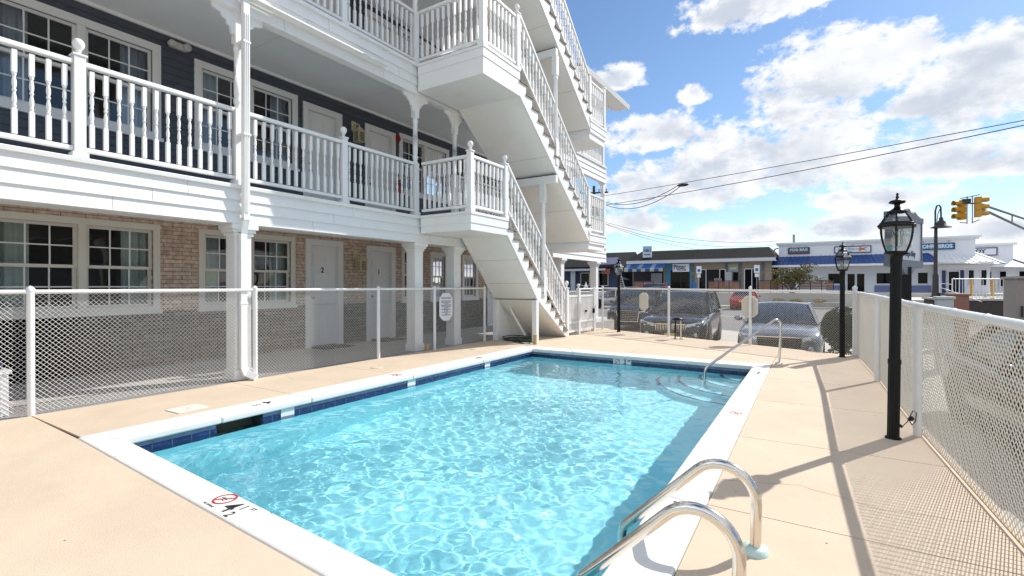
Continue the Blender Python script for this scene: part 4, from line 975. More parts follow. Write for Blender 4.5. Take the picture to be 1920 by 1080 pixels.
lanternglass = glassmat("lantern_pane", (.86, .88, .86), 1.6, .02, 1.5)
lp = lamp_post(2.0, "nearest and largest black lantern post, standing beside the right fence"); lp.location = (.50, 5.05, 0); lp.rotation_euler = (R(-1.2), R(.9), R(8))
for (x, y, l) in ((.31, 10.30, "black lantern post at the far right corner beside the round shrub"), (-4.60, 12.68, "farthest black lantern post, beside the picket gate and the dark van")):
    c = copy_tree(lp); c.location = (x, y, 0); c.rotation_euler = (0, 0, R(20 if x > 0 else -10)); c["label"] = l
mb = MB(); mb.tube([(.53, 5.09, .12), (.56, 5.10, .09), (.60, 5.13, .13), (.64, 5.17, .22), (.665, 5.19, .20), (.66, 5.19, .13), (.635, 5.17, .10), (.62, 5.16, .13)], .0035, 6)
mb.beam((.535, 5.085, .115), (.562, 5.10, .09), .018, .018); mb.beam((.615, 5.155, .145), (.64, 5.175, .16), .022, .026)
single(mb, "power_cord", rubber, "thin black cord and plug looped between the near lantern post and the fence post", "cord")
# ash stand at the far fence
ash = thing("ash_stand", "small black topped ash stand in front of the far fence and the dark front grille", "ash stand", (-2.82, 11.7, 0))
mb = MB(); mb.lathe([(.11, .44), (.13, .455), (.13, .475), (.09, .48), (.08, .50), (0, .50)], (-2.82, 11.70, 0), 16); part(mb, "top", blackmetal, ash)
mb = MB(); mb.tube([(-2.88, 11.70, 0), (-2.87, 11.70, .45)], .014, 8); mb.tube([(-2.75, 11.72, 0), (-2.76, 11.72, .45)], .014, 8, mi=1); mb.lathe([(.05, 0), (.05, .008)], (-2.88, 11.7, 0), 10); mb.lathe([(.05, 0), (.05, .008)], (-2.75, 11.72, 0), 10); part(mb, "leg", [blackmetal, signbeige], ash)
# patio chair behind the left fence
pc = thing("patio_bench", "white slatted patio bench with a navy cushion behind the near left fence", "bench", (-6.9, 1.0, 0))
mb = MB()
for x in (-7.2, -6.62):
    for y in (-.2, 1.38): mb.box(x - .03, x + .03, y - .03, y + .03, 0, .42 if x > -7 else .44)
mb.box(-7.25, -6.57, -.25, 1.43, .40, .44)
part(mb, "frame", white_vinyl, pc, bevel=.006)
mb = MB()
for z in (.10, .22, .33): mb.box(-6.605, -6.585, -.17, 1.35, z - .025, z + .03)
part(mb, "slat", white_vinyl, pc)
mb = MB(); mb.box(-7.22, -6.62, -.2, 1.38, .44, .53); part(mb, "cushion", M("navy_cushion", (.025, .04, .12), .9, var=.1), pc, bevel=.03)
# ------------------------------------------------------------------ vehicles (front faces local -y, wheels on z = 0)
def paint(name, col, rough=.22, metal=.35): return M(name, col, rough, metal, coat=.5)
carglass = M("car_glass", (.016, .020, .022), .03, 0.0, spec=.6)
chrome = M("chrome_trim", (.75, .75, .76), .12, 1.0)
tyre_m = M("tyre_rubber", (.016, .016, .017), .85)
rim_m = M("alloy_rim", (.42, .42, .44), .28, .9)
blackpl = M("black_plastic", (.018, .018, .02), .5)
lens_m = M("headlight_lens", (.50, .52, .55), .06, .5, coat=1.0)
tail_m = M("tail_light_red", (.32, .012, .012), .12, coat=1.0)
plate_y = M("pale_yellow_plate", (.60, .50, .22), .5)
def car(name, label, cat, loc, rz, L, Wd, H, col, kind='sedan', grille='frame', front_plate=True, group="cars parked around the pool fence"):
    t_ = thing(name, label, cat, loc, rz, group, local=True); w = Wd / 2
    P = lambda mb, n, m, par=t_, bev=0: part(mb, n, m, par, local=True, bevel=bev)
    suv = kind != 'sedan'; belt = .60 * H if suv else .635 * H
    hood = belt - .02; zb = .24 if suv else .19
    wr = .365 if suv else .325; yf, yr = -L / 2 + .90, L / 2 - .92
    if kind == 'sedan': ws = (-L * .20, -L * .02, L * .19, L * .335); deck = belt + .02
    elif kind == 'van': ws = (-L * .30, -L * .13, L * .44, L * .49); deck = belt
    else: ws = (-L * .20, -L * .06, L * .40, L * .475); deck = belt
    st = [(-L / 2, .80, zb + .04, hood - .26), (-L / 2 + .05, .89, zb, hood - .19), (-L / 2 + .20, .955, zb - .02, hood - .11), (-L / 2 + .55, .99, zb - .03, hood - .055), (ws[0] - .25, 1.0, zb - .03, hood - .01), (ws[0] + .1, 1.0, zb - .03, belt + .0), (0, 1.0, zb - .03, belt + .015), (L * .28, 1.0, zb - .03, belt + .03), (L / 2 - .35, .985, zb - .02, deck + .02), (L / 2 - .10, .94, zb + .02, deck - .02), (L / 2, .87, zb + .10, deck - .10)]
    mb = MB(); rows = []
    for y, f, z0, z1 in st:
        hw = w * f; h = z1 - z0
        half = [(0, z0), (.80 * hw, z0), (.955 * hw, z0 + .06), (.99 * hw, z0 + .30 * h), (hw, z0 + .58 * h), (.985 * hw, z0 + .80 * h), (.945 * hw, z0 + .93 * h), (.86 * hw, z0 + .99 * h), (.6 * hw, z1 + .018), (.3 * hw, z1 + .028), (0, z1 + .032)]
        ringv = [(x, y, z) for x, z in half] + [(-x, y, z) for x, z in half[-2:0:-1]]; rows.append(ringv)
    n = len(rows[0])
    for r in rows: mb.v += r
    fs = [(i * n + k, i * n + (k + 1) % n, (i + 1) * n + (k + 1) % n, (i + 1) * n + k) for i in range(len(rows) - 1) for k in range(n)]
    mb.f = [list(f) for f in fs] + [list(range(n))[::-1], list(range((len(rows) - 1) * n, len(rows) * n))]; mb.mi = [0] * len(mb.f); mb.sm = [True] * len(mb.f)
    body = P(mb, "body", col)
    # cabin
    gb, gt_ = .90 * w, (.70 if kind == 'sedan' else .76) * w; zr = H
    cab = MB(); NX = 8
    def row(y, hw, z, crown, bow): return [(hw * s, y - bow * (1 - s * s), z + crown * (1 - s * s)) for s in np.linspace(-1, 1, NX + 1)]
    ra, rb, rc, rd = row(ws[0], gb, belt + .0, .0, .22), row(ws[1], gt_, zr - .055, .045, .10), row(ws[2], gt_, zr - .06, .045, -.06), row(ws[3], gb, belt + .03, 0, -.12)
    rm = row((ws[1] + ws[2]) / 2, gt_ * 1.01, zr - .03, .035, 0)
    b0 = len(cab.v); allr = [ra, rb, rm, rc, rd]
    for r in allr: cab.v += r
    m_ = NX + 1
    for i in range(4):
        for k in range(NX): cab.f.append([i * m_ + k, i * m_ + k + 1, (i + 1) * m_ + k + 1, (i + 1) * m_ + k]); cab.mi.append(1 if i in (0, 3) else 0); cab.sm.append(True)
    for s in (0, NX): cab.add([ra[s], rb[s], rm[s], rc[s], rd[s]], [(0, 1, 2, 3, 4)], 1)
    P(cab, "cabin", [col, carglass], t_)
    for s in (0, NX):
        pl = MB(); sx_ = -1 if s == 0 else 1
        for a, b, wd in ((ra[s], rb[s], .07), (rd[s], rc[s], .11)): pl.beam(a, (b[0], b[1], b[2] + .01), wd, .045)
        pl.beam((rb[s][0], rb[s][1], rb[s][2]), (rm[s][0], rm[s][1], rm[s][2]), .05, .05); pl.beam(rm[s], rc[s], .05, .05)
        for q in ((.0, .07),) + (((.30, .06),) if kind != 'sedan' else ()):
            y = L * q[0]; zt = zr - .04; pl.beam((gb * sx_ * 1.0, y, belt + .02), (gt_ * sx_, y + .06, zt), .07, q[1] * .7)
        if suv: pl.tube([(sx_ * gt_ * .93, ws[1] + .15, zr - .02), (sx_ * gt_ * .93, ws[1] + .25, zr + .03), (sx_ * gt_ * .93, ws[2] - .3, zr + .03), (sx_ * gt_ * .93, ws[2] - .2, zr - .02)], .015, 6)
        P(pl, "pillar", col, t_)
    # wheels
    for y in (yf, yr):
        for s in (-1, 1):
            ar = MB(); seg = 24
            vs = [(s * (w * 1.0 + .002), y + (wr + .055) * math.cos(a), wr + (wr + .055) * math.sin(a)) for a in np.linspace(-.25, math.pi + .25, seg)]
            ar.add(vs + [(s * w * .8, p[1], p[2]) for p in vs], [tuple(range(seg))], 0)
            P(ar, "wheel_arch", blackpl, body)
            ty = MB(); ty.lathe([(wr * .62, -.11), (wr * .93, -.115), (wr, -.08), (wr, .08), (wr * .93, .115), (wr * .62, .11)], (0, 0, 0), 26); ty.v = [(s * (w - .10) + c, y + a, wr + b) for a, b, c in ty.v]; wl = P(ty, "wheel", tyre_m, t_)
            rim = MB(); rim.lathe([(wr * .64, .09), (wr * .60, .10), (wr * .58, .07), (wr * .16, .085), (0, .10)], (0, 0, 0), 26)
            for k in range(5):
                a = 2 * math.pi * k / 5; rim.beam((wr * .12 * math.cos(a), wr * .12 * math.sin(a), .098), (wr * .6 * math.cos(a), wr * .6 * math.sin(a), .092), .055, .02, up=(0, 0, 1))
            rim.v = [(s * (w - .10 + c), y + a, wr + b) for a, b, c in rim.v]; P(rim, "rim", rim_m, wl)
    # front and rear furniture
    yfr = -L / 2; zh = hood - .30
    for s in (-1, 1):
        hl = MB(); hl.add([(s * w * x, y, z) for x, y, z in ((.44, yfr - .012, zh + .01), (.80, yfr + .015, zh + .03), (.93, yfr + .16, zh + .08), (.955, yfr + .30, zh + .17), (.80, yfr + .09, zh + .15), (.46, yfr - .004, zh + .09))] +
                          [(s * w * x, y, z) for x, y, z in ((.44, yfr + .1, zh + .01), (.80, yfr + .12, zh + .03), (.88, yfr + .22, zh + .08), (.90, yfr + .33, zh + .16), (.76, yfr + .2, zh + .15), (.46, yfr + .1, zh + .09))],
                          [(0, 1, 2, 3, 4, 5)] + [(i, (i + 1) % 6, 6 + (i + 1) % 6, 6 + i) for i in range(6)])
        P(hl, "headlight", lens_m, t_)
        tl = MB(); tl.box(s * w * .62 if s > 0 else -w * .90, s * w * .90 if s > 0 else -w * .62, L / 2 - .10, L / 2 + .008, deck - .36, deck - .18); P(tl, "tail_light", tail_m, t_, .01)
        mi = MB(); mi.sphere((s * (w + .10), ws[0] + .30, belt + .09), .09, 12, 8, 0, (1.15, .65, .75)); mi.beam((s * (w - .08), ws[0] + .32, belt + .02), (s * (w + .05), ws[0] + .31, belt + .05), .05, .03); P(mi, "side_mirror", col, t_)
        fg = MB(); fg.lathe([(.06, 0), (.06, .02), (0, .03)], (0, 0, 0), 12); fg.v = [(s * w * .70 + a, yfr + .0 - c, zb + .24 + b) for a, b, c in fg.v]; P(fg, "fog_lamp", lens_m, t_)
    gr = MB(); ch = MB()
    if grille == 'twin':
        for s in (-1, 1):
            x0, x1 = (s * .05, s * .40); xa, xb = min(x0, x1), max(x0, x1)
            gr.box(xa, xb, yfr - .012, yfr + .05, zh - .12, zh + .085)
            for a, b in (((xa, zh - .12), (xb, zh - .12)), ((xa, zh + .085), (xb, zh + .085)), ((xa, zh - .12), (xa, zh + .085)), ((xb, zh - .12), (xb, zh + .085))): ch.beam((a[0], yfr - .016, a[1]), (b[0], yfr - .016, b[1]), .018, .018)
            for k in range(1, 8): x = xa + (xb - xa) * k / 8; ch.box(x - .006, x + .006, yfr - .02, yfr - .01, zh - .11, zh + .08)
    else:
        pts = [(-.46, zh + .10), (.46, zh + .10), (.40, zb + .16), (-.40, zb + .16)]
        gr.prism(pts, 'y', yfr - .014, yfr + .05)
        for k in range(4): a, b = pts[k], pts[(k + 1) % 4]; ch.beam((a[0], yfr - .018, a[1]), (b[0], yfr - .018, b[1]), .022, .02)
        for k in range(1, 6): z = zb + .16 + (zh - zb - .06) * k / 6; ch.box(-.42, .42, yfr - .02, yfr - .012, z - .003, z + .003)
    gr.box(-w * .78, w * .78, yfr - .008, yfr + .06, zb + .03, zb + .15)
    P(gr, "grille", blackpl, t_); P(ch, "grille_trim", chrome, t_)
    if front_plate: pt = MB(); pt.box(-.16, .16, yfr - .035, yfr - .012, zb + .14, zb + .27); P(pt, "number_plate", plate_y, t_)
    pt = MB(); pt.box(-.16, .16, L / 2 + .005, L / 2 + .02, deck - .34, deck - .2); P(pt, "number_plate", plate_y, t_)
    wp = MB()
    for x in (-.35, .30): wp.beam((x * w * 1.2, ws[0] - .18, belt + .012), (x * w * 1.2 + .45, ws[0] - .10 + .06, belt + .06), .014, .012)
    P(wp, "wiper", blackpl, t_)
    return t_
GR = GZ + .004
car("parked_suv", "dark grey tall car with twin slatted grilles and yellow plate facing the far fence", "car", (-3.74, 16.35, GR), R(4), 4.68, 1.89, 1.66, paint("dark_grey_car_paint", (.036, .038, .044), .2, .5), 'suv', 'twin')
car("parked_car", "silver blue low sedan with a broad dark grille parked nose to the far fence", "car", (-.90, 15.0, GR), R(2), 4.6, 1.80, 1.40, paint("silver_blue_car_paint", (.27, .275, .285), .2, .5), 'sedan', 'frame', front_plate=False)
car("parked_van", "black van parked left of the dark grey car behind the farthest lantern post", "van", (-6.7, 21.6, GR), R(3), 4.9, 1.95, 1.74, paint("black_car_paint", (.016, .017, .02)), 'van', 'frame', front_plate=False)
car("parked_suv", "dark red tall car across the street in front of the blue shop", "car", (-10.5, 36.5, GZ), R(4), 4.6, 1.9, 1.98, paint("dark_red_car_paint", (.22, .018, .022)), 'suv', 'frame', group="cars along the far side of the street")
car("parked_car", "bright red small car seen from behind across the street", "car", (-5.05, 42.3, GZ), R(180), 4.3, 1.75, 1.46, paint("bright_red_car_paint", (.42, .015, .025)), 'sedan', 'frame', group="cars along the far side of the street")
car("parked_car", "silver car far left across the street below the striped awning", "car", (-14.4, 38.5, GZ), R(-60), 4.6, 1.8, 1.5, paint("silver_car_paint", (.42, .43, .45), .25, .6), 'suv', 'frame', group="cars along the far side of the street")
car("parked_car", "black car parked close outside the right fence behind the beige mesh", "car", (2.55, 7.5, GR), R(4), 4.7, 1.84, 1.42, paint("glossy_black_car_paint", (.012, .012, .014)), 'sedan', 'frame')
# ------------------------------------------------------------------ across the street
PZ = .60           # raised walk in front of the shops
pz = MB(); pz.prism([(-60, 46.6), (-2.0, 46.6), (1.5, 47.0), (3.2, 48.5), (4.0, 51), (40, 52), (40, 140), (-60, 140)], 'z', GZ - .3, PZ)
struct(pz, "raised_walk", M("light_walk_paving", (.46, .44, .41), .9, var=.1, scale=.5))
fk = MB(); fk.prism([(-60, 44.2), (-2, 44.2), (3.0, 45.0), (6, 48), (40, 49.5), (40, 52.5), (3, 52), (-60, 47)], 'z', GZ - .2, GZ + .14)
struct(fk, "far_pavement", conc)
pl_ = MB(); pl_.prism([(-3.5, 45.2), (1.2, 45.2), (1.6, 46.4), (-3.5, 46.45)], 'z', GZ + .1, GZ + .5); struct(pl_, "planter_bed", M("grey_block_wall", (.30, .29, .28), .9, var=.12))
def leaves(mb, c, rad, n, size, flat=.3, shell=.45, clumps=0, seed=0):
    rg = random.Random(seed)
    cl = [(Vector((rg.gauss(0, .5), rg.gauss(0, .5), rg.gauss(0, .45))), rg.uniform(.28, .5)) for _ in range(clumps)]
    for _ in range(n):
        if cl:
            cc_, cr_ = rg.choice(cl); v = cc_ + Vector((rg.gauss(0, 1), rg.gauss(0, 1), rg.gauss(0, 1))).normalized() * cr_ * rg.uniform(.35, 1) ** .5
        else: v = Vector((rg.gauss(0, 1), rg.gauss(0, 1), rg.gauss(0, 1))).normalized() * rg.uniform(shell, 1) ** .5
        p = Vector((c[0] + v.x * rad[0], c[1] + v.y * rad[1], c[2] + v.z * rad[2])); s = size * rg.uniform(.6, 1.3)
        a = Vector((rg.gauss(0, 1), rg.gauss(0, 1), rg.gauss(0, 1))).normalized(); b = a.cross(Vector((rg.gauss(0, 1), rg.gauss(0, 1), rg.gauss(0, 1)))).normalized()
        mb.add([p - a * s, p + b * s * .45, p + a * s, p - b * s * .45], [(0, 1, 2, 3)])
fl = MB()
for k, (x, w_) in enumerate(((-3.0, .5), (-1.7, .5), (-.1, .45))): leaves(fl, (x, 45.6, GZ + .62), (w_, .3, .16), 240, .07, seed=k)
fo = part(fl, "flower_bed", leafmat("marigold_flowers", [(.50, .26, .02), (.55, .36, .03), (.08, .12, .02), (.45, .16, .02)])); tag(fo, "clumps of orange and yellow flowers in the bed below the white shop", "flowers", kind="stuff")
tan = M("tan_stucco", (.30, .245, .185), .9, var=.08); tan_d = M("taupe_trim", (.20, .185, .165), .8); glassdark = M("shop_glass", (.006, .008, .010), .02, spec=.12)
shingle = brickmat("dark_mansard_shingles", (.012, .011, .0105), (.006, .0056, .0056), (.003, .003, .003), .22, .17, 'xz', .02)
whitewall = M("white_clapboard", (.74, .74, .77), .7, var=.03); bluemetal = M("blue_standing_seam_metal", (.030, .080, .25), .4, .1); paleseam = M("pale_seam_metal", (.78, .79, .80), .3)
def shop_window(owner, x0, x1, y, z0, z1, fr=None, name="window", mull=()):
    m = MB(); t_ = .06
    for a, b, c, d in ((x0, x0 + t_, z0, z1), (x1 - t_, x1, z0, z1), (x0 + t_, x1 - t_, z0, z0 + t_), (x0 + t_, x1 - t_, z1 - t_, z1)): m.box(a, b, y - .06, y + .03, c, d)
    for q in mull: m.box(x0 + (x1 - x0) * q - .03, x0 + (x1 - x0) * q + .03, y - .055, y + .03, z0 + t_, z1 - t_)
    o = part(m, name, fr or white_trim, owner); g_ = MB(); g_.box(x0 + t_, x1 - t_, y - .01, y + .02, z0 + t_, z1 - t_); part(g_, "pane", glassdark, o); return o
# low shop block with shingled mansard
ml = thing("shop_building", "long low tan shop block with a dark shingled mansard roof across the street", "shop", (-11, 55, PZ)); yF = 55.0
m = MB(); m.box(-18.3, -4.2, yF, yF + 12, PZ, 3.72); part(m, "wall", tan, ml)
m = MB(); m.box(-14.6, -11.75, yF - .03, yF + .02, PZ, 3.70); part(m, "blue_front", M("blue_shop_front", (.05, .22, .36), .6), ml)
m = MB(); m.box(-18.2, -14.8, yF - .02, yF + .02, PZ, 3.7); part(m, "open_front", M("dark_shop_interior", (.03, .03, .034), .9), ml)
m = MB(); m.box(-18.7, -3.75, yF - 1.0, yF - .9, 3.66, 4.02); m.box(-18.7, -3.75, yF - .9, yF + .1, 3.66, 3.72); part(m, "eave_fascia", M("pale_fascia", (.55, .56, .60), .6), ml)
m = MB(); m.add([(-18.8, yF - 1.02, 4.0), (-3.7, yF - 1.02, 4.0), (-4.45, yF + .45, 5.12), (-17.3, yF + .45, 5.12), (-18.8, yF + 11, 4.0), (-3.7, yF + 11, 4.0), (-4.45, yF + 10, 5.12), (-17.3, yF + 10, 5.12)], [(0, 1, 2, 3), (1, 5, 6, 2), (4, 0, 3, 7), (5, 4, 7, 6), (3, 2, 6, 7)]); part(m, "mansard_roof", shingle, ml)
shop_window(ml, -14.0, -12.0, yF - .05, PZ + .1, 2.9, blackpl, mull=(.55,))
shop_window(ml, -11.1, -10.3, yF - .02, PZ, 2.95, white_trim, "door"); shop_window(ml, -9.0, -8.4, yF - .02, PZ + .5, 2.95, white_trim)
m = MB(); m.box(-10.3, -9.05, yF - .03, yF, PZ, 2.9); part(m, "doorway", M("black_doorway", (.01, .01, .01), .9), ml)
shop_window(ml, -7.7, -7.2, yF - .02, PZ + .9, 2.6, blackpl); shop_window(ml, -6.65, -5.25, yF - .02, PZ, 2.95, white_trim, "door", mull=(.5,))
for x in (-11.65, -8.35, -7.0, -4.95):
    m = MB(); m.box(x - .16, x + .16, yF - .05, yF, PZ, 3.66); part(m, "pilaster", tan_d, ml)
    for z0, z1 in ((PZ + .2, 2.45), (2.65, 3.5)): m = MB(); m.box(x - .10, x + .10, yF - .065, yF - .05, z0, z1); part(m, "panel", M("slate_panel", (.10, .12, .12), .6), ml)
m = MB(); m.box(-8.35, -7.75, yF - .6, yF - .55, PZ + .6, 2.62); part(m, "open_shutter", M("grey_louvre", (.34, .36, .40), .6), ml)
aw = thing("awning", "blue and white striped awning over the open shop front at the left of the block", "awning", (-16.5, 54, 3)); 
for k in range(9):
    m = MB(); x = -18.6 + k * .48; m.add([(x, yF - .9, 3.62), (x + .46, yF - .9, 3.62), (x + .46, yF - 2.1, 3.05), (x, yF - 2.1, 3.05), (x, yF - 2.1, 2.75), (x + .46, yF - 2.1, 2.75)], [(0, 1, 2, 3)]); m.add(m.v[2:4] + m.v[4:6], [(1, 0, 3, 2)], 1); part(m, "stripe", [M("awning_blue", (.012, .07, .26), .7) if k % 3 else M("awning_pale_blue", (.16, .26, .42), .7), M("valance_blue", (.015, .06, .20), .7) if k % 2 else M("valance_cream", (.36, .35, .24), .7)], aw)
m = MB(); m.box(-16.9, -15.1, yF - .6, yF - .5, PZ, PZ + 1.0); m.box(-16.1, -14.9, yF - .3, yF - .25, 1.3, 2.6); single(m, "service_counter", M("grey_counter", (.26, .26, .27), .7), "grey counter and roller panel under the striped awning", "counter")
def sign(name, label, x0, x1, z0, z1, y, bgm, lines, border=None, th=.08):
    s = thing(name, label, "sign", ((x0 + x1) / 2, y, z0)); m = MB(); m.box(x0, x1, y, y + th, z0, z1); part(m, "board", bgm, s)
    if border:
        b = MB(); e = .07
        for a, c, d, f in ((x0 - .01, x1 + .01, z0 - .01, z0 + e), (x0 - .01, x1 + .01, z1 - e, z1 + .01), (x0 - .01, x0 + e, z0 + e, z1 - e), (x1 - e, x1 + .01, z0 + e, z1 - e)): b.box(a, c, y - .03, y + .02, d, f)
        part(b, "frame", border, s)
    for body, fx_, fz_, sz, mt, sx_, bold in lines:
        text(body, sz, mt, "lettering", s, frame((x0 + (x1 - x0) * fx_, y - .012, z0 + (z1 - z0) * fz_), (1, 0, 0), (0, 0, 1)), extrude=.008, sx=sx_, bold=bold)
    return s
navy = M("navy_lettering", (.02, .035, .12), .6); lwhite = M("white_lettering", (.70, .74, .76), .5); cyan = M("cyan_lettering", (.06, .38, .55), .5)
sblue = M("sign_sky_blue", (.26, .46, .62), .6); steal = M("sign_teal", (.01, .16, .20), .6); sred = M("sign_brick_red", (.25, .05, .03), .6); sbl2 = M("sign_cyan_blue", (.03, .28, .50), .6); sorange = M("starfish_orange", (.50, .20, .07), .7)
s = sign("roof_sign", "sky blue and white shop sign standing on the dark mansard roof", -16.95, -15.95, 4.35, 5.62, yF - .55, M("sign_pale_blue", (.50, .58, .66), .6), [("PUEBLO", .5, .60, .40, navy, .62, .008), ("TRADERS", .5, .26, .22, navy, .8, .004)])
m = MB(); m.box(-16.95, -15.95, yF - .562, yF - .55, 5.25, 5.62); part(m, "band", sblue, s)
sign("shop_sign", "white hanging sign with dark letters over the blue shop front", -13.75, -12.0, 2.72, 3.58, yF - .25, signwhite, [("Pitter", .42, .60, .62, navy, .9, .012), ("PATTER", .55, .22, .28, navy, 1.0, .006)])
sign("shop_sign", "small green and yellow picture sign between the tan pilasters", -8.15, -7.2, 2.65, 3.5, yF - .12, M("sign_grey_green", (.30, .34, .30), .7), [("SURF", .5, .8, .28, M("yellow_green_lettering", (.36, .36, .04), .6), 1, .01), ("SHOP", .5, .4, .24, signwhite, 1, .006)])
# dark house at the far left with a ladder
dh = thing("dark_house", "dark roofed building with a blue tarpaulin far left behind the lantern post", "building", (-23, 55, PZ))
m = MB(); m.box(-34, -19.9, 56, 66, PZ, 3.6); part(m, "wall", M("navy_wall", (.035, .05, .10), .8), dh)
m = MB(); m.add([(-34.3, 55.3, 3.5), (-19.3, 55.3, 3.5), (-19.0, 58.2, 5.3), (-34.3, 58.2, 5.3)], [(0, 1, 2, 3)]); m.add([(-34.3, 55.3, 3.4), (-19.3, 55.3, 3.4), (-19.3, 55.3, 3.5), (-34.3, 55.3, 3.5)], [(0, 1, 2, 3)]); m.add([(-19.3, 55.3, 3.5), (-19.0, 58.2, 5.3), (-19.0, 62, 3.5)], [(0, 1, 2)]); m.add([(-34.3, 58.2, 5.3), (-19, 58.2, 5.3), (-19, 62, 3.5), (-34.3, 62, 3.5)], [(0, 1, 2, 3)]); part(m, "roof", shingle, dh)
m = MB(); m.add([(-24, 55.6, 3.72), (-20.4, 55.55, 3.75), (-20.6, 57.0, 4.65), (-24, 57.0, 4.6)], [(0, 1, 2, 3)]); part(m, "tarpaulin", M("grey_blue_tarpaulin", (.13, .15, .24), .7, var=.2, scale=2), dh)
for x in (-25.2, -22.8): shop_window(dh, x, x + 1.2, 55.98, PZ + .6, 2.8, white_trim)
m = MB(); m.box(-33, -21.6, 54.6, 55.9, 3.0, 3.25); m.box(-23.6, -22.7, 55.2, 55.3, PZ, 3.0); m.box(-26.2, -25.6, 55.2, 55.3, PZ, 3); part(m, "porch", M("porch_grey", (.36, .38, .42), .7), dh)
m = MB(); m.box(-22.0, -21.0, 54.9, 55.0, 2.6, 3.2); single(m, "shop_sign", sred, "small orange red sign below the dark roof at far left", "sign")
ladl = thing("ladder", "pale wooden ladder leaning against the dark roofed building", "ladder", (-19.2, 53, PZ)); a0, a1 = Vector((-18.9, 53.6, PZ + .2)), Vector((-20.3, 55.2, 3.6)); m = MB(); sd = Vector((.22, .0, 0))
for s_ in (-1, 1): m.beam(a0 + sd * s_, a1 + sd * s_, .06, .09)
for k in range(11): p = a0 + (a1 - a0) * ((k + .5) / 11); m.beam(p - sd, p + sd, .04, .05)
part(m, "rails_and_rungs", M("pale_ladder", (.55, .52, .45), .7), ladl)
# white shop row with the blue metal awning roof
ws_ = thing("shop_building", "white clapboard shop row with a blue standing seam awning roof and dark windows", "shop", (3.5, 57, PZ)); yW = 57.0
m = MB(); m.box(-3.7, 11.2, yW, yW + 14, PZ, 5.45); part(m, "wall", whitewall, ws_)
m = MB(); m.box(-3.85, 11.4, yW - .12, yW + .2, 5.25, 5.40); m.box(-3.95, 11.55, yW - .22, yW + .2, 5.40, 5.56); part(m, "cornice", whitewall, ws_)
def seam_roof(owner, x0, x1, y0, y1, z0, z1, mt, n):
    m = MB(); m.add([(x0, y0, z0), (x1, y0, z0), (x1 - .7, y1, z1), (x0 + .5, y1, z1)], [(0, 1, 2, 3)])
    for k in range(n): t_ = (k + .5) / n; xa = x0 + (x1 - x0) * t_; xb = x0 + .5 + (x1 - x0 - 1.2) * t_; m.beam((xa, y0, z0 + .02), (xb, y1, z1 + .02), .04, .05)
    return part(m, "awning_roof", mt, owner)
seam_roof(ws_, -4.7, 8.8, yW - 1.7, yW, 3.2, 4.15, bluemetal, 34)
m = MB(); m.box(-4.75, 12.0, yW - 1.78, yW - 1.68, 3.05, 3.24); m.add([(-4.7, yW - 1.7, 3.08), (12, yW - 1.7, 3.08), (12, yW, 3.08), (-4.7, yW, 3.08)], [(0, 1, 2, 3)]); part(m, "gutter", whitewall, ws_)
for x0, x1, z0, mu in ((.5, 1.85, 1.35, ()), (4.3, 5.75, 1.35, ()), (6.2, 6.9, 1.35, ()), (7.3, 8.1, 1.35, ())): shop_window(ws_, x0, x1, yW - .02, z0, 2.45, white_trim, mull=mu)
shop_window(ws_, 2.05, 2.75, yW - .03, PZ, 2.4, white_trim, "door"); shop_window(ws_, 2.8, 3.5, yW - .03, PZ, 2.4, white_trim, "door"); shop_window(ws_, 9.3, 10.1, yW - .6, PZ, 2.5, white_trim, "door")
m = MB(); m.box(.4, 1.95, yW - .05, yW, PZ + .05, 1.25); m.box(4.2, 5.85, yW - .05, yW, PZ + .05, 1.25); m.box(6.1, 8.3, yW - .05, yW, PZ + .05, 1.25); part(m, "kick_panel", M("slate_blue_panel", (.16, .19, .36), .6), ws_)
m = MB(); m.box(8.4, 12.0, yW - .55, yW + 8, PZ, 3.05); part(m, "corner_bay", whitewall, ws_)
m = MB(); m.add([(8.3, yW - 2.3, 3.2), (12.6, yW - 1.8, 3.0), (11.2, yW + 1.2, 4.2), (8.75, yW + .3, 4.25), (12.9, yW + 5, 3.0), (11.4, yW + 5, 4.2)], [(0, 1, 2, 3), (1, 4, 5, 2)])
for k in range(9): t_ = (k + .5) / 9; m.beam((8.3 + 4.3 * t_, yW - 2.3 + .5 * t_, 3.22 - .2 * t_), (8.75 + 2.45 * t_, yW + .3 + .9 * t_, 4.27 - .05 * t_), .04, .05)
part(m, "porch_roof", paleseam, ws_)  # pale colour paints in the sun's reflection on the metal
m = MB(); m.beam((11.2, yW + 1.2, 4.24), (12.6, yW - 1.8, 3.04), .16, .1); part(m, "hip_flashing", bluemetal, ws_)
for x in (9.05, 10.25): m = MB(); m.box(x - .12, x + .12, yW - .64, yW - .55, PZ, 2.55); part(m, "shutter", navy, ws_)
for x in (10.6, 11.4): shop_window(ws_, x, x + .45, yW - .58, 1.2, 2.6, white_trim)
m = MB()
for k in range(12): z = PZ + .1 + k * .2; m.box(11.15, 12.02, yW - .565, yW - .55, z, z + .17)
part(m, "clapboards", whitewall, ws_)
sign("shop_sign", "teal sign with white letters over a brick red strip on the white shop", -2.85, -1.0, 4.40, 5.02, yW - .1, steal, [("FOG BAG", .5, .66, .36, lwhite, 1.0, .012)], border=navy)
m = MB(); m.box(-2.80, -1.05, yW - .115, yW - .10, 4.45, 4.60); o = part(m, "red_strip", sred, bpy.data.objects[[x.name for x in S.objects if x.name.startswith("shop_sign") and x.type == 'EMPTY'][-1]])
s = sign("shop_sign", "white sign with pale blue script and an orange starfish on the white shop", 1.05, 3.95, 4.35, 5.00, yW - .1, signwhite, [("Ashley Rose", .33, .60, .33, cyan, .8, .004), ("RESORT WEAR", .36, .24, .12, navy, 1.0, 0)], border=navy)
m = MB(); st_ = []
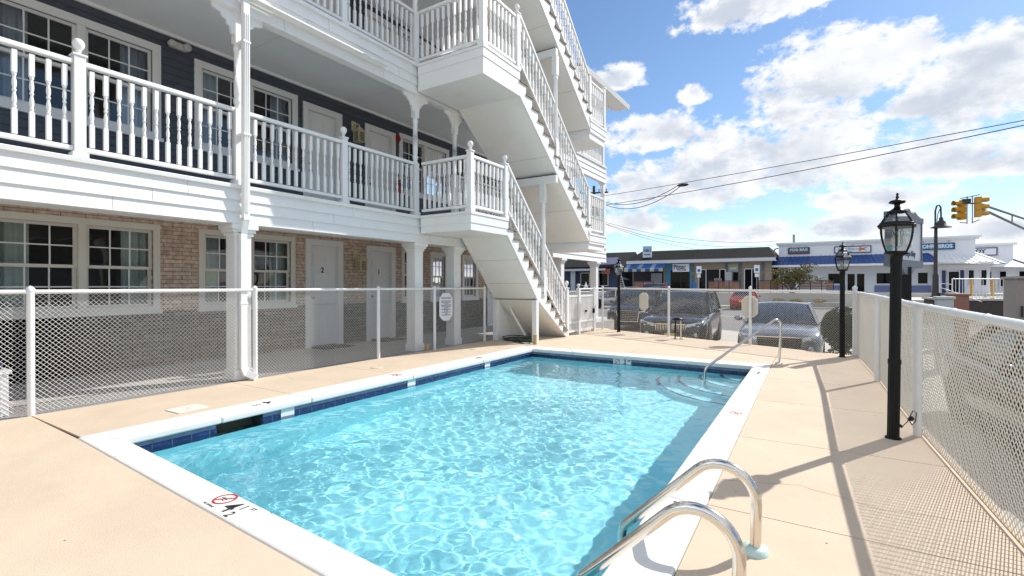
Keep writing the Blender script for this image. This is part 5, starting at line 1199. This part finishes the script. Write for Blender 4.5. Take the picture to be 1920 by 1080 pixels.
for k in range(10): a = R(90 + 36 * k) + .3; r = .46 if k % 2 == 0 else .15; st_.append((3.2 + r * 1.25 * math.cos(a), 4.70 + r * .55 * math.sin(a)))
m.prism([(x, z) for x, z in st_], 'y', yW - .13, yW - .105); part(m, "starfish", sorange, s)
s = sign("shop_sign", "bright blue sign with large white capital letters on the right of the white shop", 7.3, 9.85, 4.42, 4.98, yW - .1, sbl2, [("KOHR", .25, .5, .46, lwhite, .85, .016), ("BROS", .75, .5, .46, lwhite, .85, .016)], border=navy)
m = MB(); m.lathe([(.0, -.2), (.1, .0), (.13, .08), (.1, .16), (0, .2)], (8.58, yW - .16, 4.70), 12); part(m, "cone_emblem", M("cream_emblem", (.6, .5, .36), .6), s)
for k, x in enumerate((-2.6, -1.9, -1.3, 1.6, 2.5, 3.4, 7.7, 8.6, 9.4)):
    m = MB(); m.tube([(x, yW - .02, 5.12), (x, yW - .35, 5.2), (x, yW - .5, 5.14)], .025, 6); m.lathe([(.10, -.1), (.05, 0), (0, .02)], (x, yW - .5, 5.14), 8); part(m, "sign_lamp", M("grey_lamp", (.40, .40, .42), .6), ws_)
m = MB(); m.tube([(-2.6, yW + 6, 5.4), (-2.6, yW + 6, 6.9)], .12, 8); part(m, "vent_pipe", M("grey_pipe", (.25, .25, .25), .7), ws_)
m = MB(); m.tube([(-4.2, yW + .3, 3.9), (-4.3, yW + .3, 4.6), (-4.0, yW + .3, 5.0), (-3.75, yW + .3, 5.05)], .06, 8); part(m, "roof_pipe", blackmetal, ws_)
w2 = thing("shop_building", "farther white shop with a pale hipped roof at the right edge behind the railing", "shop", (14, 64, PZ))
m = MB(); m.box(12.2, 15.2, 64, 72, PZ, 5.2); m.box(12.1, 15.45, 63.85, 64.1, 5.05, 5.25); part(m, "wall", whitewall, w2)
m = MB(); m.box(12.4, 18.6, 63.0, 70, PZ, 3.0); part(m, "bay", whitewall, w2)
m = MB(); m.add([(12.2, 61.8, 3.0), (16.2, 62.2, 2.9), (15.0, 64.8, 3.9), (12.6, 64, 4.0)], [(0, 1, 2, 3)]); part(m, "porch_roof", paleseam, w2)
m = MB(); m.add([(16.2, 62.2, 2.9), (19.6, 66, 2.8), (17.0, 67, 3.7), (15.0, 64.8, 3.9)], [(0, 1, 2, 3)]); m.beam((16.2, 62.2, 2.95), (15, 64.8, 3.95), .2, .12, 1); part(m, "side_roof", [M("grey_seam_roof", (.42, .42, .41), .6), navy], w2)
for x in (13.0, 14.0, 15.3, 16.2, 17.0): shop_window(w2, x, x + .55, 62.97, PZ + (.0 if x > 15 else .5), 2.6, white_trim)
sign("shop_sign", "white framed sign ending in BOY on the farther white shop", 12.25, 14.1, 4.1, 4.85, 63.88, signwhite, [("BOY", .28, .55, .46, navy, 1.1, .02)], border=navy)
# benches, parking signs
bw = M("brown_bench_slats", (.28, .135, .075), .7, var=.15, scale=8); bfm = M("dark_blue_bench_frame", (.02, .03, .07), .5)
def bench(x0, x1, label, n):
    b = thing("bench", label, "bench", ((x0 + x1) / 2, 48.6, PZ), group="slatted benches facing the shops"); y = 48.4; m = MB()
    for k in range(5): z = PZ + .36 + k * .13; m.box(x0, x1, y - .02 + k * .01, y + .01 + k * .01, z, z + .10)
    for k in range(3): m.box(x0, x1, y + .1 + k * .14, y + .2 + k * .14, PZ + .40, PZ + .44)
    part(m, "slats", bw, b); m = MB()
    for k in range(n + 1): x = x0 + (x1 - x0) * k / n; m.box(x - .03, x + .03, y - .05, y - .02, PZ, PZ + 1.08); m.box(x - .03, x + .03, y, y + .5, PZ + .3, PZ + .4)
    m.box(x0 - .03, x1 + .03, y - .06, y - .02, PZ + 1.02, PZ + 1.09); part(m, "frame", bfm, b)
bench(-8.9, -6.2, "brown slatted bench in front of the open tan shop doorway", 3); bench(-4.7, -1.9, "brown slatted bench left of the bushy tree", 3); bench(-1.6, .85, "brown slatted bench behind and right of the bushy tree", 3); bench(-16.0, -14.0, "brown slatted bench below the striped awning", 2)
for x, l in ((-10.55, "blue and white accessible parking sign in front of the dark open doorway"), (-5.25, "blue and white accessible parking sign in front of the glass double door")):
    p_ = thing("parking_sign", l, "sign", (x, 52.5, PZ), group="accessible parking signs"); m = MB(); m.tube([(x, 52.5, PZ), (x, 52.5, 2.5)], .035, 8); part(m, "post", M("grey_sign_post", (.34, .33, .33), .6), p_)
    m = MB(); m.box(x - .24, x + .24, 52.44, 52.47, 2.45, 3.2); m.box(x - .17, x + .17, 52.44, 52.46, 2.05, 2.38); b_ = part(m, "plate", signwhite, p_); m = MB(); m.box(x - .13, x + .13, 52.42, 52.44, 2.62, 2.90); part(m, "symbol_panel", M("symbol_blue", (.02, .14, .40), .5), b_)
m = MB(); m.box(-11.35, -11.05, 53.6, 53.7, PZ, PZ + 1.05); single(m, "surfboard", M("bright_blue_board", (.02, .16, .55), .4), "bright blue upright board leaning beside the open shop door", "board", bevel=.04)
m = MB()
for k in range(7): x = -9.35 + k * .1; m.box(x - .035, x + .035, 54.2, 54.7, 1.1 + .05 * (k % 2), 2.0)
single(m, "clothes_rack", M("mixed_clothing", (.30, .24, .20), .9, var=.6, scale=5), "rack of hanging clothes beside the dark shop doorway", "clothes rack")
# tree, round shrub, grass
tr = thing("tree", "bushy low tree with olive and rust leaves in front of the white shop", "tree", (-2.1, 47.5, PZ))
m = MB()
for k, (dx, dz, dy) in enumerate(((-1.1, 1.2, 0), (-.4, 1.5, .2), (.4, 1.5, -.2), (1.2, 1.2, .1), (.0, 1.6, .3))): m.tube([(-2.1 + dx * .08, 47.5, PZ), (-2.1 + dx * .4, 47.5 + dy * .4, PZ + dz * .5), (-2.1 + dx, 47.5 + dy, PZ + dz)], [.07, .045, .015], 7)
part(m, "trunk", M("grey_bark", (.12, .095, .075), .9), tr)
m = MB(); leaves(m, (-2.15, 47.5, PZ + 1.32), (2.05, 1.1, .74), 4600, .08, clumps=30, seed=4); part(m, "crown", leafmat("olive_rust_leaves", [(.05, .07, .015), (.10, .11, .025), (.15, .13, .03), (.16, .085, .025), (.06, .08, .02)]), tr)
sb = thing("shrub", "clipped round dark green shrub behind the far right lantern post", "shrub", (.38, 11.75, GZ))
m = MB(); leaves(m, (.38, 11.75, .40), (.40, .40, .43), 5000, .026, shell=.72, seed=8); leaves(m, (.30, 11.75, -.25), (.26, .26, .32), 1500, .026, shell=.5, seed=9); m.sphere((.38, 11.75, .40), .33, 14, 10); part(m, "crown", leafmat("dark_shrub_leaves", [(.018, .028, .010), (.035, .050, .018), (.05, .065, .025), (.025, .03, .015)]), sb)
m = MB(); m.tube([(.38, 11.75, GZ), (.38, 11.75, .1)], .05, 8); part(m, "trunk", M("dark_bark", (.06, .05, .04), .9), sb)
m = MB()
rg = random.Random(3)
for _ in range(2600):
    x = rg.uniform(-.2, 1.4); y = rg.uniform(10.75 + max(0, (.5 - x)) * .47, 12.3); h = rg.uniform(.05, .16); a = rg.uniform(0, 6.28); z = GZ + .004
    z = -.03 if False else z
    m.add([(x - .006, y, z), (x + .006, y, z), (x + .04 * math.cos(a), y + .04 * math.sin(a), z + h)], [(0, 1, 2)])
tag(part(m, "grass", grass_m), "thin strip of green grass at the foot of the round shrub", "grass", kind="stuff")
# street lamp, traffic signal, motel sign, ramp, cabinet
sl = thing("street_lamp", "tall dark street lamp with hook top and bell shade before the white shop", "street lamp", (6.3, 41.8, .3)); ax, ay = 6.3, 41.8
dk_ = M("dark_bronze", (.03, .024, .022), .5)
m = MB(); m.box(4.2, 16, 40.5, 52, GZ - .1, .30); struct(m, "corner_pavement", conc)
m = MB(); m.lathe([(.42, 0), (.42, .10), (.22, .25), (.17, .6), (.16, 1.6), (.11, 1.7), (.09, 5.0)], (ax, ay, .30), 14); part(m, "post", dk_, sl)
m = MB(); m.tube([(ax - .03, ay, 5.2), (ax - .03, ay, 6.1), (ax + .04, ay, 6.42), (ax + .15, ay, 6.48), (ax + .24, ay, 6.3), (ax + .26, ay, 5.5)], .05, 8); m.tube([(ax + .05, ay, 5.4), (ax + .1, ay, 5.9), (ax + .18, ay, 6.2)], .025, 6); part(m, "hook_arm", dk_, sl)
m = MB(); m.lathe([(.55, -.36), (.53, -.32), (.28, -.2), (.24, 0), (.12, .12), (.1, .3)], (ax + .26, ay, 5.35), 16); part(m, "bell_shade", dk_, sl)
ts = thing("traffic_signal", "double yellow traffic signal hanging from a grey truss arm at the right edge", "traffic signal", (12.6, 43.3, GZ)); yel = M("signal_yellow", (.55, .27, .015), .5); galv = M("galvanised_steel", (.22, .22, .22), .5, .6)
m = MB(); m.lathe([(.22, 0), (.16, .1), (.13, 6.0), (.0, 6.1)], (12.9, 43.6, GZ), 12); part(m, "pole", galv, ts)
A_, B_ = Vector((5.95, 29.9, 4.95)), Vector((12.9, 43.6, 4.35))
A2, B2 = Vector((5.95, 29.9, 4.78)), Vector((12.9, 43.6, 3.35))
m = MB(); m.tube([A_, B_], .055, 8); m.tube([A2, B2], .055, 8)
for t_ in (.3, .6, .85): m.tube([A_ + (B_ - A_) * t_, A2 + (B2 - A2) * t_], .03, 6)
m.tube([A_, (5.35, 29.5, 4.95)], .05, 8); part(m, "mast_arm", galv, ts)
def head(c, rz_):
    Rm = Matrix.Rotation(rz_, 3, 'Z'); m = MB(); v = MB(); c = Vector(c)
    for k in range(3):
        z = (1 - k) * .30; m.obox(c + Vector((0, 0, z)), (.28, .19, .285), Rm)
        n = 14; L_ = .26
        vs = []
        for yy, in ((-.095,), (-.095 - L_,)):
            for i in range(n): a = R(-40) + R(260) * i / (n - 1); vs.append(c + Rm @ Vector((.127 * math.cos(a), yy, z + .127 * math.sin(a))))
        m.add(vs, [(i, i + 1, n + i + 1, n + i) for i in range(n - 1)])
        v.lathe([(.13, 0), (.10, .02), (0, .03)], (0, 0, 0), 12); q = len(v.v) - 48 + 0
    h = part(m, "signal_head", yel, ts); m = MB()
    for k in range(3):
        z = (1 - k) * .30; n = 14; pts = [c + Rm @ Vector((.105 * math.cos(6.283 * i / n), -.098, z + .105 * math.sin(6.283 * i / n))) for i in range(n)]; m.add(pts, [tuple(range(n))])
    part(m, "lens", M("dark_signal_lens", (.03, .02, .015), .3), h)
head((5.36, 29.66, 4.66), R(-62)); head((5.86, 29.44, 4.72), R(96))
m = MB()
for x, y in ((5.53, 29.58), (5.69, 29.50)): m.tube([(x, y, 5.25), (x, y, 4.02)], .018, 6)
m.tube([(5.30, 29.68, 5.19), (5.53, 29.58, 5.2), (5.69, 29.50, 5.22), (5.92, 29.42, 5.27)], .018, 6); m.tube([(5.30, 29.68, 4.1), (5.53, 29.58, 4.05)], .018, 6); m.tube([(5.92, 29.42, 4.16), (5.69, 29.50, 4.05)], .018, 6); m.obox((5.5, 29.57, 5.05), (.3, .15, .16)); part(m, "hanger", dk_, ts)
ms = thing("motel_sign", "grey framed motel sign board on a black post behind the near lantern", "sign", (1.5, 12.2, GZ)); o0 = Vector((1.02, 11.15, 0)); d0 = Vector((.37, .93, 0)).normalized(); wS = 1.75; grey = M("slate_grey_sign_frame", (.10, .12, .155), .6)
n0 = Vector((d0.y, -d0.x, 0)); Fm = frame(o0 + n0 * .0, d0, (0, 0, 1))
def sgn(poly, z0, z1, mt, nm):
    m = MB(); k = len(poly); vs = [Fm @ Vector((a, b, z)) for z in (z0, z1) for a, b in poly]; m.add(vs, [tuple(range(k))[::-1], tuple(range(k, 2 * k))] + [(i, (i + 1) % k, k + (i + 1) % k, k + i) for i in range(k)]); return part(m, nm, mt, ms)
sgn([(.06, 1.72), (wS - .06, 1.72), (wS - .06, 2.52), (.06, 2.52)], -.04, .04, M("pale_sign_face", (.48, .50, .54), .5), "sign_face")
sgn([(0, 2.48), (wS, 2.48), (wS, 2.592), (wS - .15, 2.580), (wS - .35, 2.616), (wS - .5, 2.676), (wS - .62, 2.628), (wS - .72, 2.640), (wS / 2, 2.712), (.72, 2.640), (.62, 2.628), (.5, 2.676), (.35, 2.616), (.15, 2.580), (0, 2.592)], -.07, .07, grey, "crest")
sgn([(0, 1.73), (0, 1.60), (.5, 1.58), (.65, 1.48), (wS / 2, 1.44), (wS - .65, 1.48), (wS - .5, 1.58), (wS, 1.60), (wS, 1.73)], -.07, .07, grey, "apron")
for a in (0, wS - .05): sgn([(a, 1.73), (a + .05, 1.73), (a + .05, 2.48), (a, 2.48)], -.055, .055, grey, "side_frame")
for b, z, sz, mt in (("MOTEL", 2.30, .20, lwhite), ("INN", 2.08, .22, lwhite), ("at Cape May", 1.86, .15, navy)): text(b, sz, mt, "lettering", ms, Fm @ Matrix.Translation((wS * .56, z, .043)), extrude=.004, bold=.004)
m = MB(); p = o0 + d0 * (wS * .52); m.box(p.x - .09, p.x + .09, p.y - .09, p.y + .09, GZ, 1.6); part(m, "post", blackmetal, ms)
rp_ = thing("ramp_platform", "raised ramp platform with white railing and a dark front wall at the right", "ramp", (7.3, 36, GZ))
m = MB(); m.prism([(5.85, 34.4), (8.9, 36.1), (8.2, 39), (5.2, 38)], 'z', GZ, .44); part(m, "wall", M("dark_brown_wall", (.07, .055, .045), .8, var=.2), rp_)
m = MB(); m.prism([(5.78, 34.3), (8.95, 36.03), (8.3, 39.1), (5.1, 38.1)], 'z', .44, .54); part(m, "slab", conc, rp_)
m = MB(); a, b = Vector((5.88, 34.5, .54)), Vector((8.75, 36.1, .54))
for k in range(20): p = a + (b - a) * (k / 19); m.tube([p, p + Vector((0, 0, 1.05))], .03 if k in (0, 15, 19) else .012, 6)
for z in (1.05, .08): m.tube([a + Vector((0, 0, z)), b + Vector((0, 0, z))], .025, 8)
part(m, "railing", white_vinyl, rp_)
for k, t_ in enumerate((.42, .75)):
    p = a + (b - a) * t_ + Vector((-.2, .6, 0)); m = MB(); m.box(p.x - .06, p.x + .06, p.y - .06, p.y + .06, .54, 1.6); single(m, "bollard", M("signal_yellow_paint", (.55, .28, .02), .5), ("yellow post behind the white railing, nearer its middle", "yellow post behind the white railing, nearer its right end")[k], "bollard", group="yellow posts behind the railing")
m = MB(); m.tube([(5.9, 34.6, 1.3), (5.45, 34.5, 1.35), (5.35, 34.5, 1.15), (5.6, 34.5, 1.05), (7.0, 34.3, .4)], .02, 6); part(m, "ramp_handrail", white_vinyl, rp_)
m = MB(); m.prism([(3.4, 30.5), (5.4, 31.2), (5.6, 33.0), (3.4, 32.4)], 'z', GZ, .02); single(m, "low_wall", conc, "low pale concrete wall left of the ramp platform", "low wall")
m = MB(); m.tube([(4.95, 32.0, GZ), (4.95, 32.0, .75)], .10, 12); m.box(4.85, 5.6, 31.95, 32.05, .78, .86); m.tube([(4.95, 32, .7), (4.95, 32, .84)], .05, 8); single(m, "barrier_post", blackmetal, "short black barrier post with a side arm in front of the ramp", "post")
uc = thing("utility_cabinet", "taupe metal utility cabinet at the right edge of the view", "cabinet", (6.9, 25.4, GZ)); m = MB(); m.box(6.02, 8.2, 25, 26.5, GZ, 1.50); part(m, "body", M("taupe_cabinet", (.30, .25, .22), .6, var=.06), uc, bevel=.03)
m = MB(); m.box(5.95, 8.3, 24.9, 26.6, 1.50, 1.58); part(m, "lid", M("taupe_lid", (.33, .29, .26), .6), uc); m = MB(); m.box(6.15, 6.2, 24.93, 25, .1, .5); m.box(6.55, 7.2, 24.97, 25, .0, .45); part(m, "handle", blackpl, uc)
for (x, y, w_, h, mt, nm, l) in ((2.25, 14.0, .14, 1.55, M("pale_grey_post", (.36, .39, .42), .6), "pedestal", "pale grey utility pedestal beside the motel sign post"), (3.35, 19.0, .22, 1.55, M("brown_bin", (.19, .09, .065), .7), "litter_bin", "brown litter bin right of the motel sign post")):
    m = MB(); m.box(x - w_, x + w_, y - w_, y + w_, GZ, GZ + h); m.box(x - w_ - .03, x + w_ + .03, y - w_ - .03, y + w_ + .03, GZ + h, GZ + h + .06); single(m, nm, mt, l, nm.replace("_", " "), bevel=.02)
# utility pole and wires
up = thing("utility_pole", "dark wooden utility pole with cross arms seen past the balcony end", "utility pole", (-19.7, 47, GZ)); m = MB(); m.tube([(-19.7, 47, GZ), (-19.7, 47, 11.4)], [.2, .13], 10); part(m, "pole", M("dark_pole_wood", (.05, .042, .036), .9), up)
m = MB(); m.beam((-21.2, 46.6, 10.7), (-18.3, 47.4, 10.7), .12, .14); m.beam((-20.6, 46.7, 9.3), (-18.9, 47.2, 9.3), .1, .12)
for x in (-21.0, -20.2, -19.2, -18.5): m.tube([(x, 46.7 + (x + 21) * .25, 10.76), (x, 46.7 + (x + 21) * .25, 11.05)], .05, 6)
part(m, "cross_arm", M("dark_arm", (.05, .045, .04), .9), up); m = MB(); m.lathe([(.25, 0), (.28, .1), (.28, .9), (.1, 1.0)], (-19.35, 46.9, 8.3), 12); part(m, "transformer", M("grey_transformer", (.10, .10, .10), .6), up)
def wire(p, q, sag, label, r=.022, mid=None):
    p, q = Vector(p), Vector(q); n = 40; pts = [p + (q - p) * t_ - Vector((0, 0, sag * 4 * t_ * (1 - t_))) for t_ in np.linspace(0, 1, n)]; m = MB(); m.tube(pts, r, 6)
    return single(m, "overhead_wire", blackpl, label, "wire", group="overhead wires")
e1 = Vector((8.7, 35, 9.6)); s1 = Vector((-19.2, 47, 10.25)); far = e1 + (e1 - s1) * .12
wire(s1, far + Vector((0, 0, .1)), .15, "upper of the two wires rising to the right edge"); wire(s1 - Vector((0, 0, .95)), far, .30, "lower of the two wires rising to the right edge", .026)
loop0 = Vector((-10.4, 43.3, 9.85))
wire(s1 - Vector((0, 0, .35)), loop0, .95, "shorter drooping cable loop near the motel corner", .03); wire(s1 - Vector((0, 0, .5)), loop0 + Vector((.2, 0, -.1)), 1.25, "longer drooping cable loop near the motel corner", .03)
m = MB(); m.sphere(loop0 + Vector((.4, -.1, -.05)), .5, 12, 8, 0, (1.0, .3, .28)); single(m, "splice_case", blackpl, "dark oval cable splice hanging from the upper wire", "splice case")
wire((-19.5, 47, 8.0), (-3.9, 58, 5.85), .9, "upper thin service wire sagging to the white shop roof", .016); wire((-19.5, 47, 7.9), (-3.8, 58, 5.5), 1.15, "lower thin service wire sagging to the white shop roof", .016); wire((-19.5, 47, 7.9), (-8.5, 58, 4.9), .7, "thin service wire running down behind the shingled roof", .016)
# off to the right, outside the picture: neighbouring low houses the glass reflects
for (x, y, w_, d_, h, l) in ((34, -6, 9, 14, 4.6, "grey neighbouring house across the side street, nearest"), (38, 14, 9, 12, 5.4, "grey neighbouring house across the side street, farther")):
    nb = thing("neighbour_house", l, "house", (x, y, GZ)); m = MB(); m.box(x - w_ / 2, x + w_ / 2, y - d_ / 2, y + d_ / 2, GZ, h - 1.6); part(m, "wall", M("grey_house_wall", (.25, .25, .26), .8), nb)
    m = MB(); m.add([(x - w_ / 2 - .4, y - d_ / 2 - .4, h - 1.7), (x + w_ / 2 + .4, y - d_ / 2 - .4, h - 1.7), (x + w_ / 2 + .4, y + d_ / 2 + .4, h - 1.7), (x - w_ / 2 - .4, y + d_ / 2 + .4, h - 1.7), (x, y - d_ / 2 - .4, h + 1), (x, y + d_ / 2 + .4, h + 1)], [(0, 1, 4), (1, 2, 5, 4), (2, 3, 5), (3, 0, 4, 5)]); part(m, "roof", shingle, nb)
# keep every thing's parts selectable: refresh parenting
bpy.context.view_layer.update()
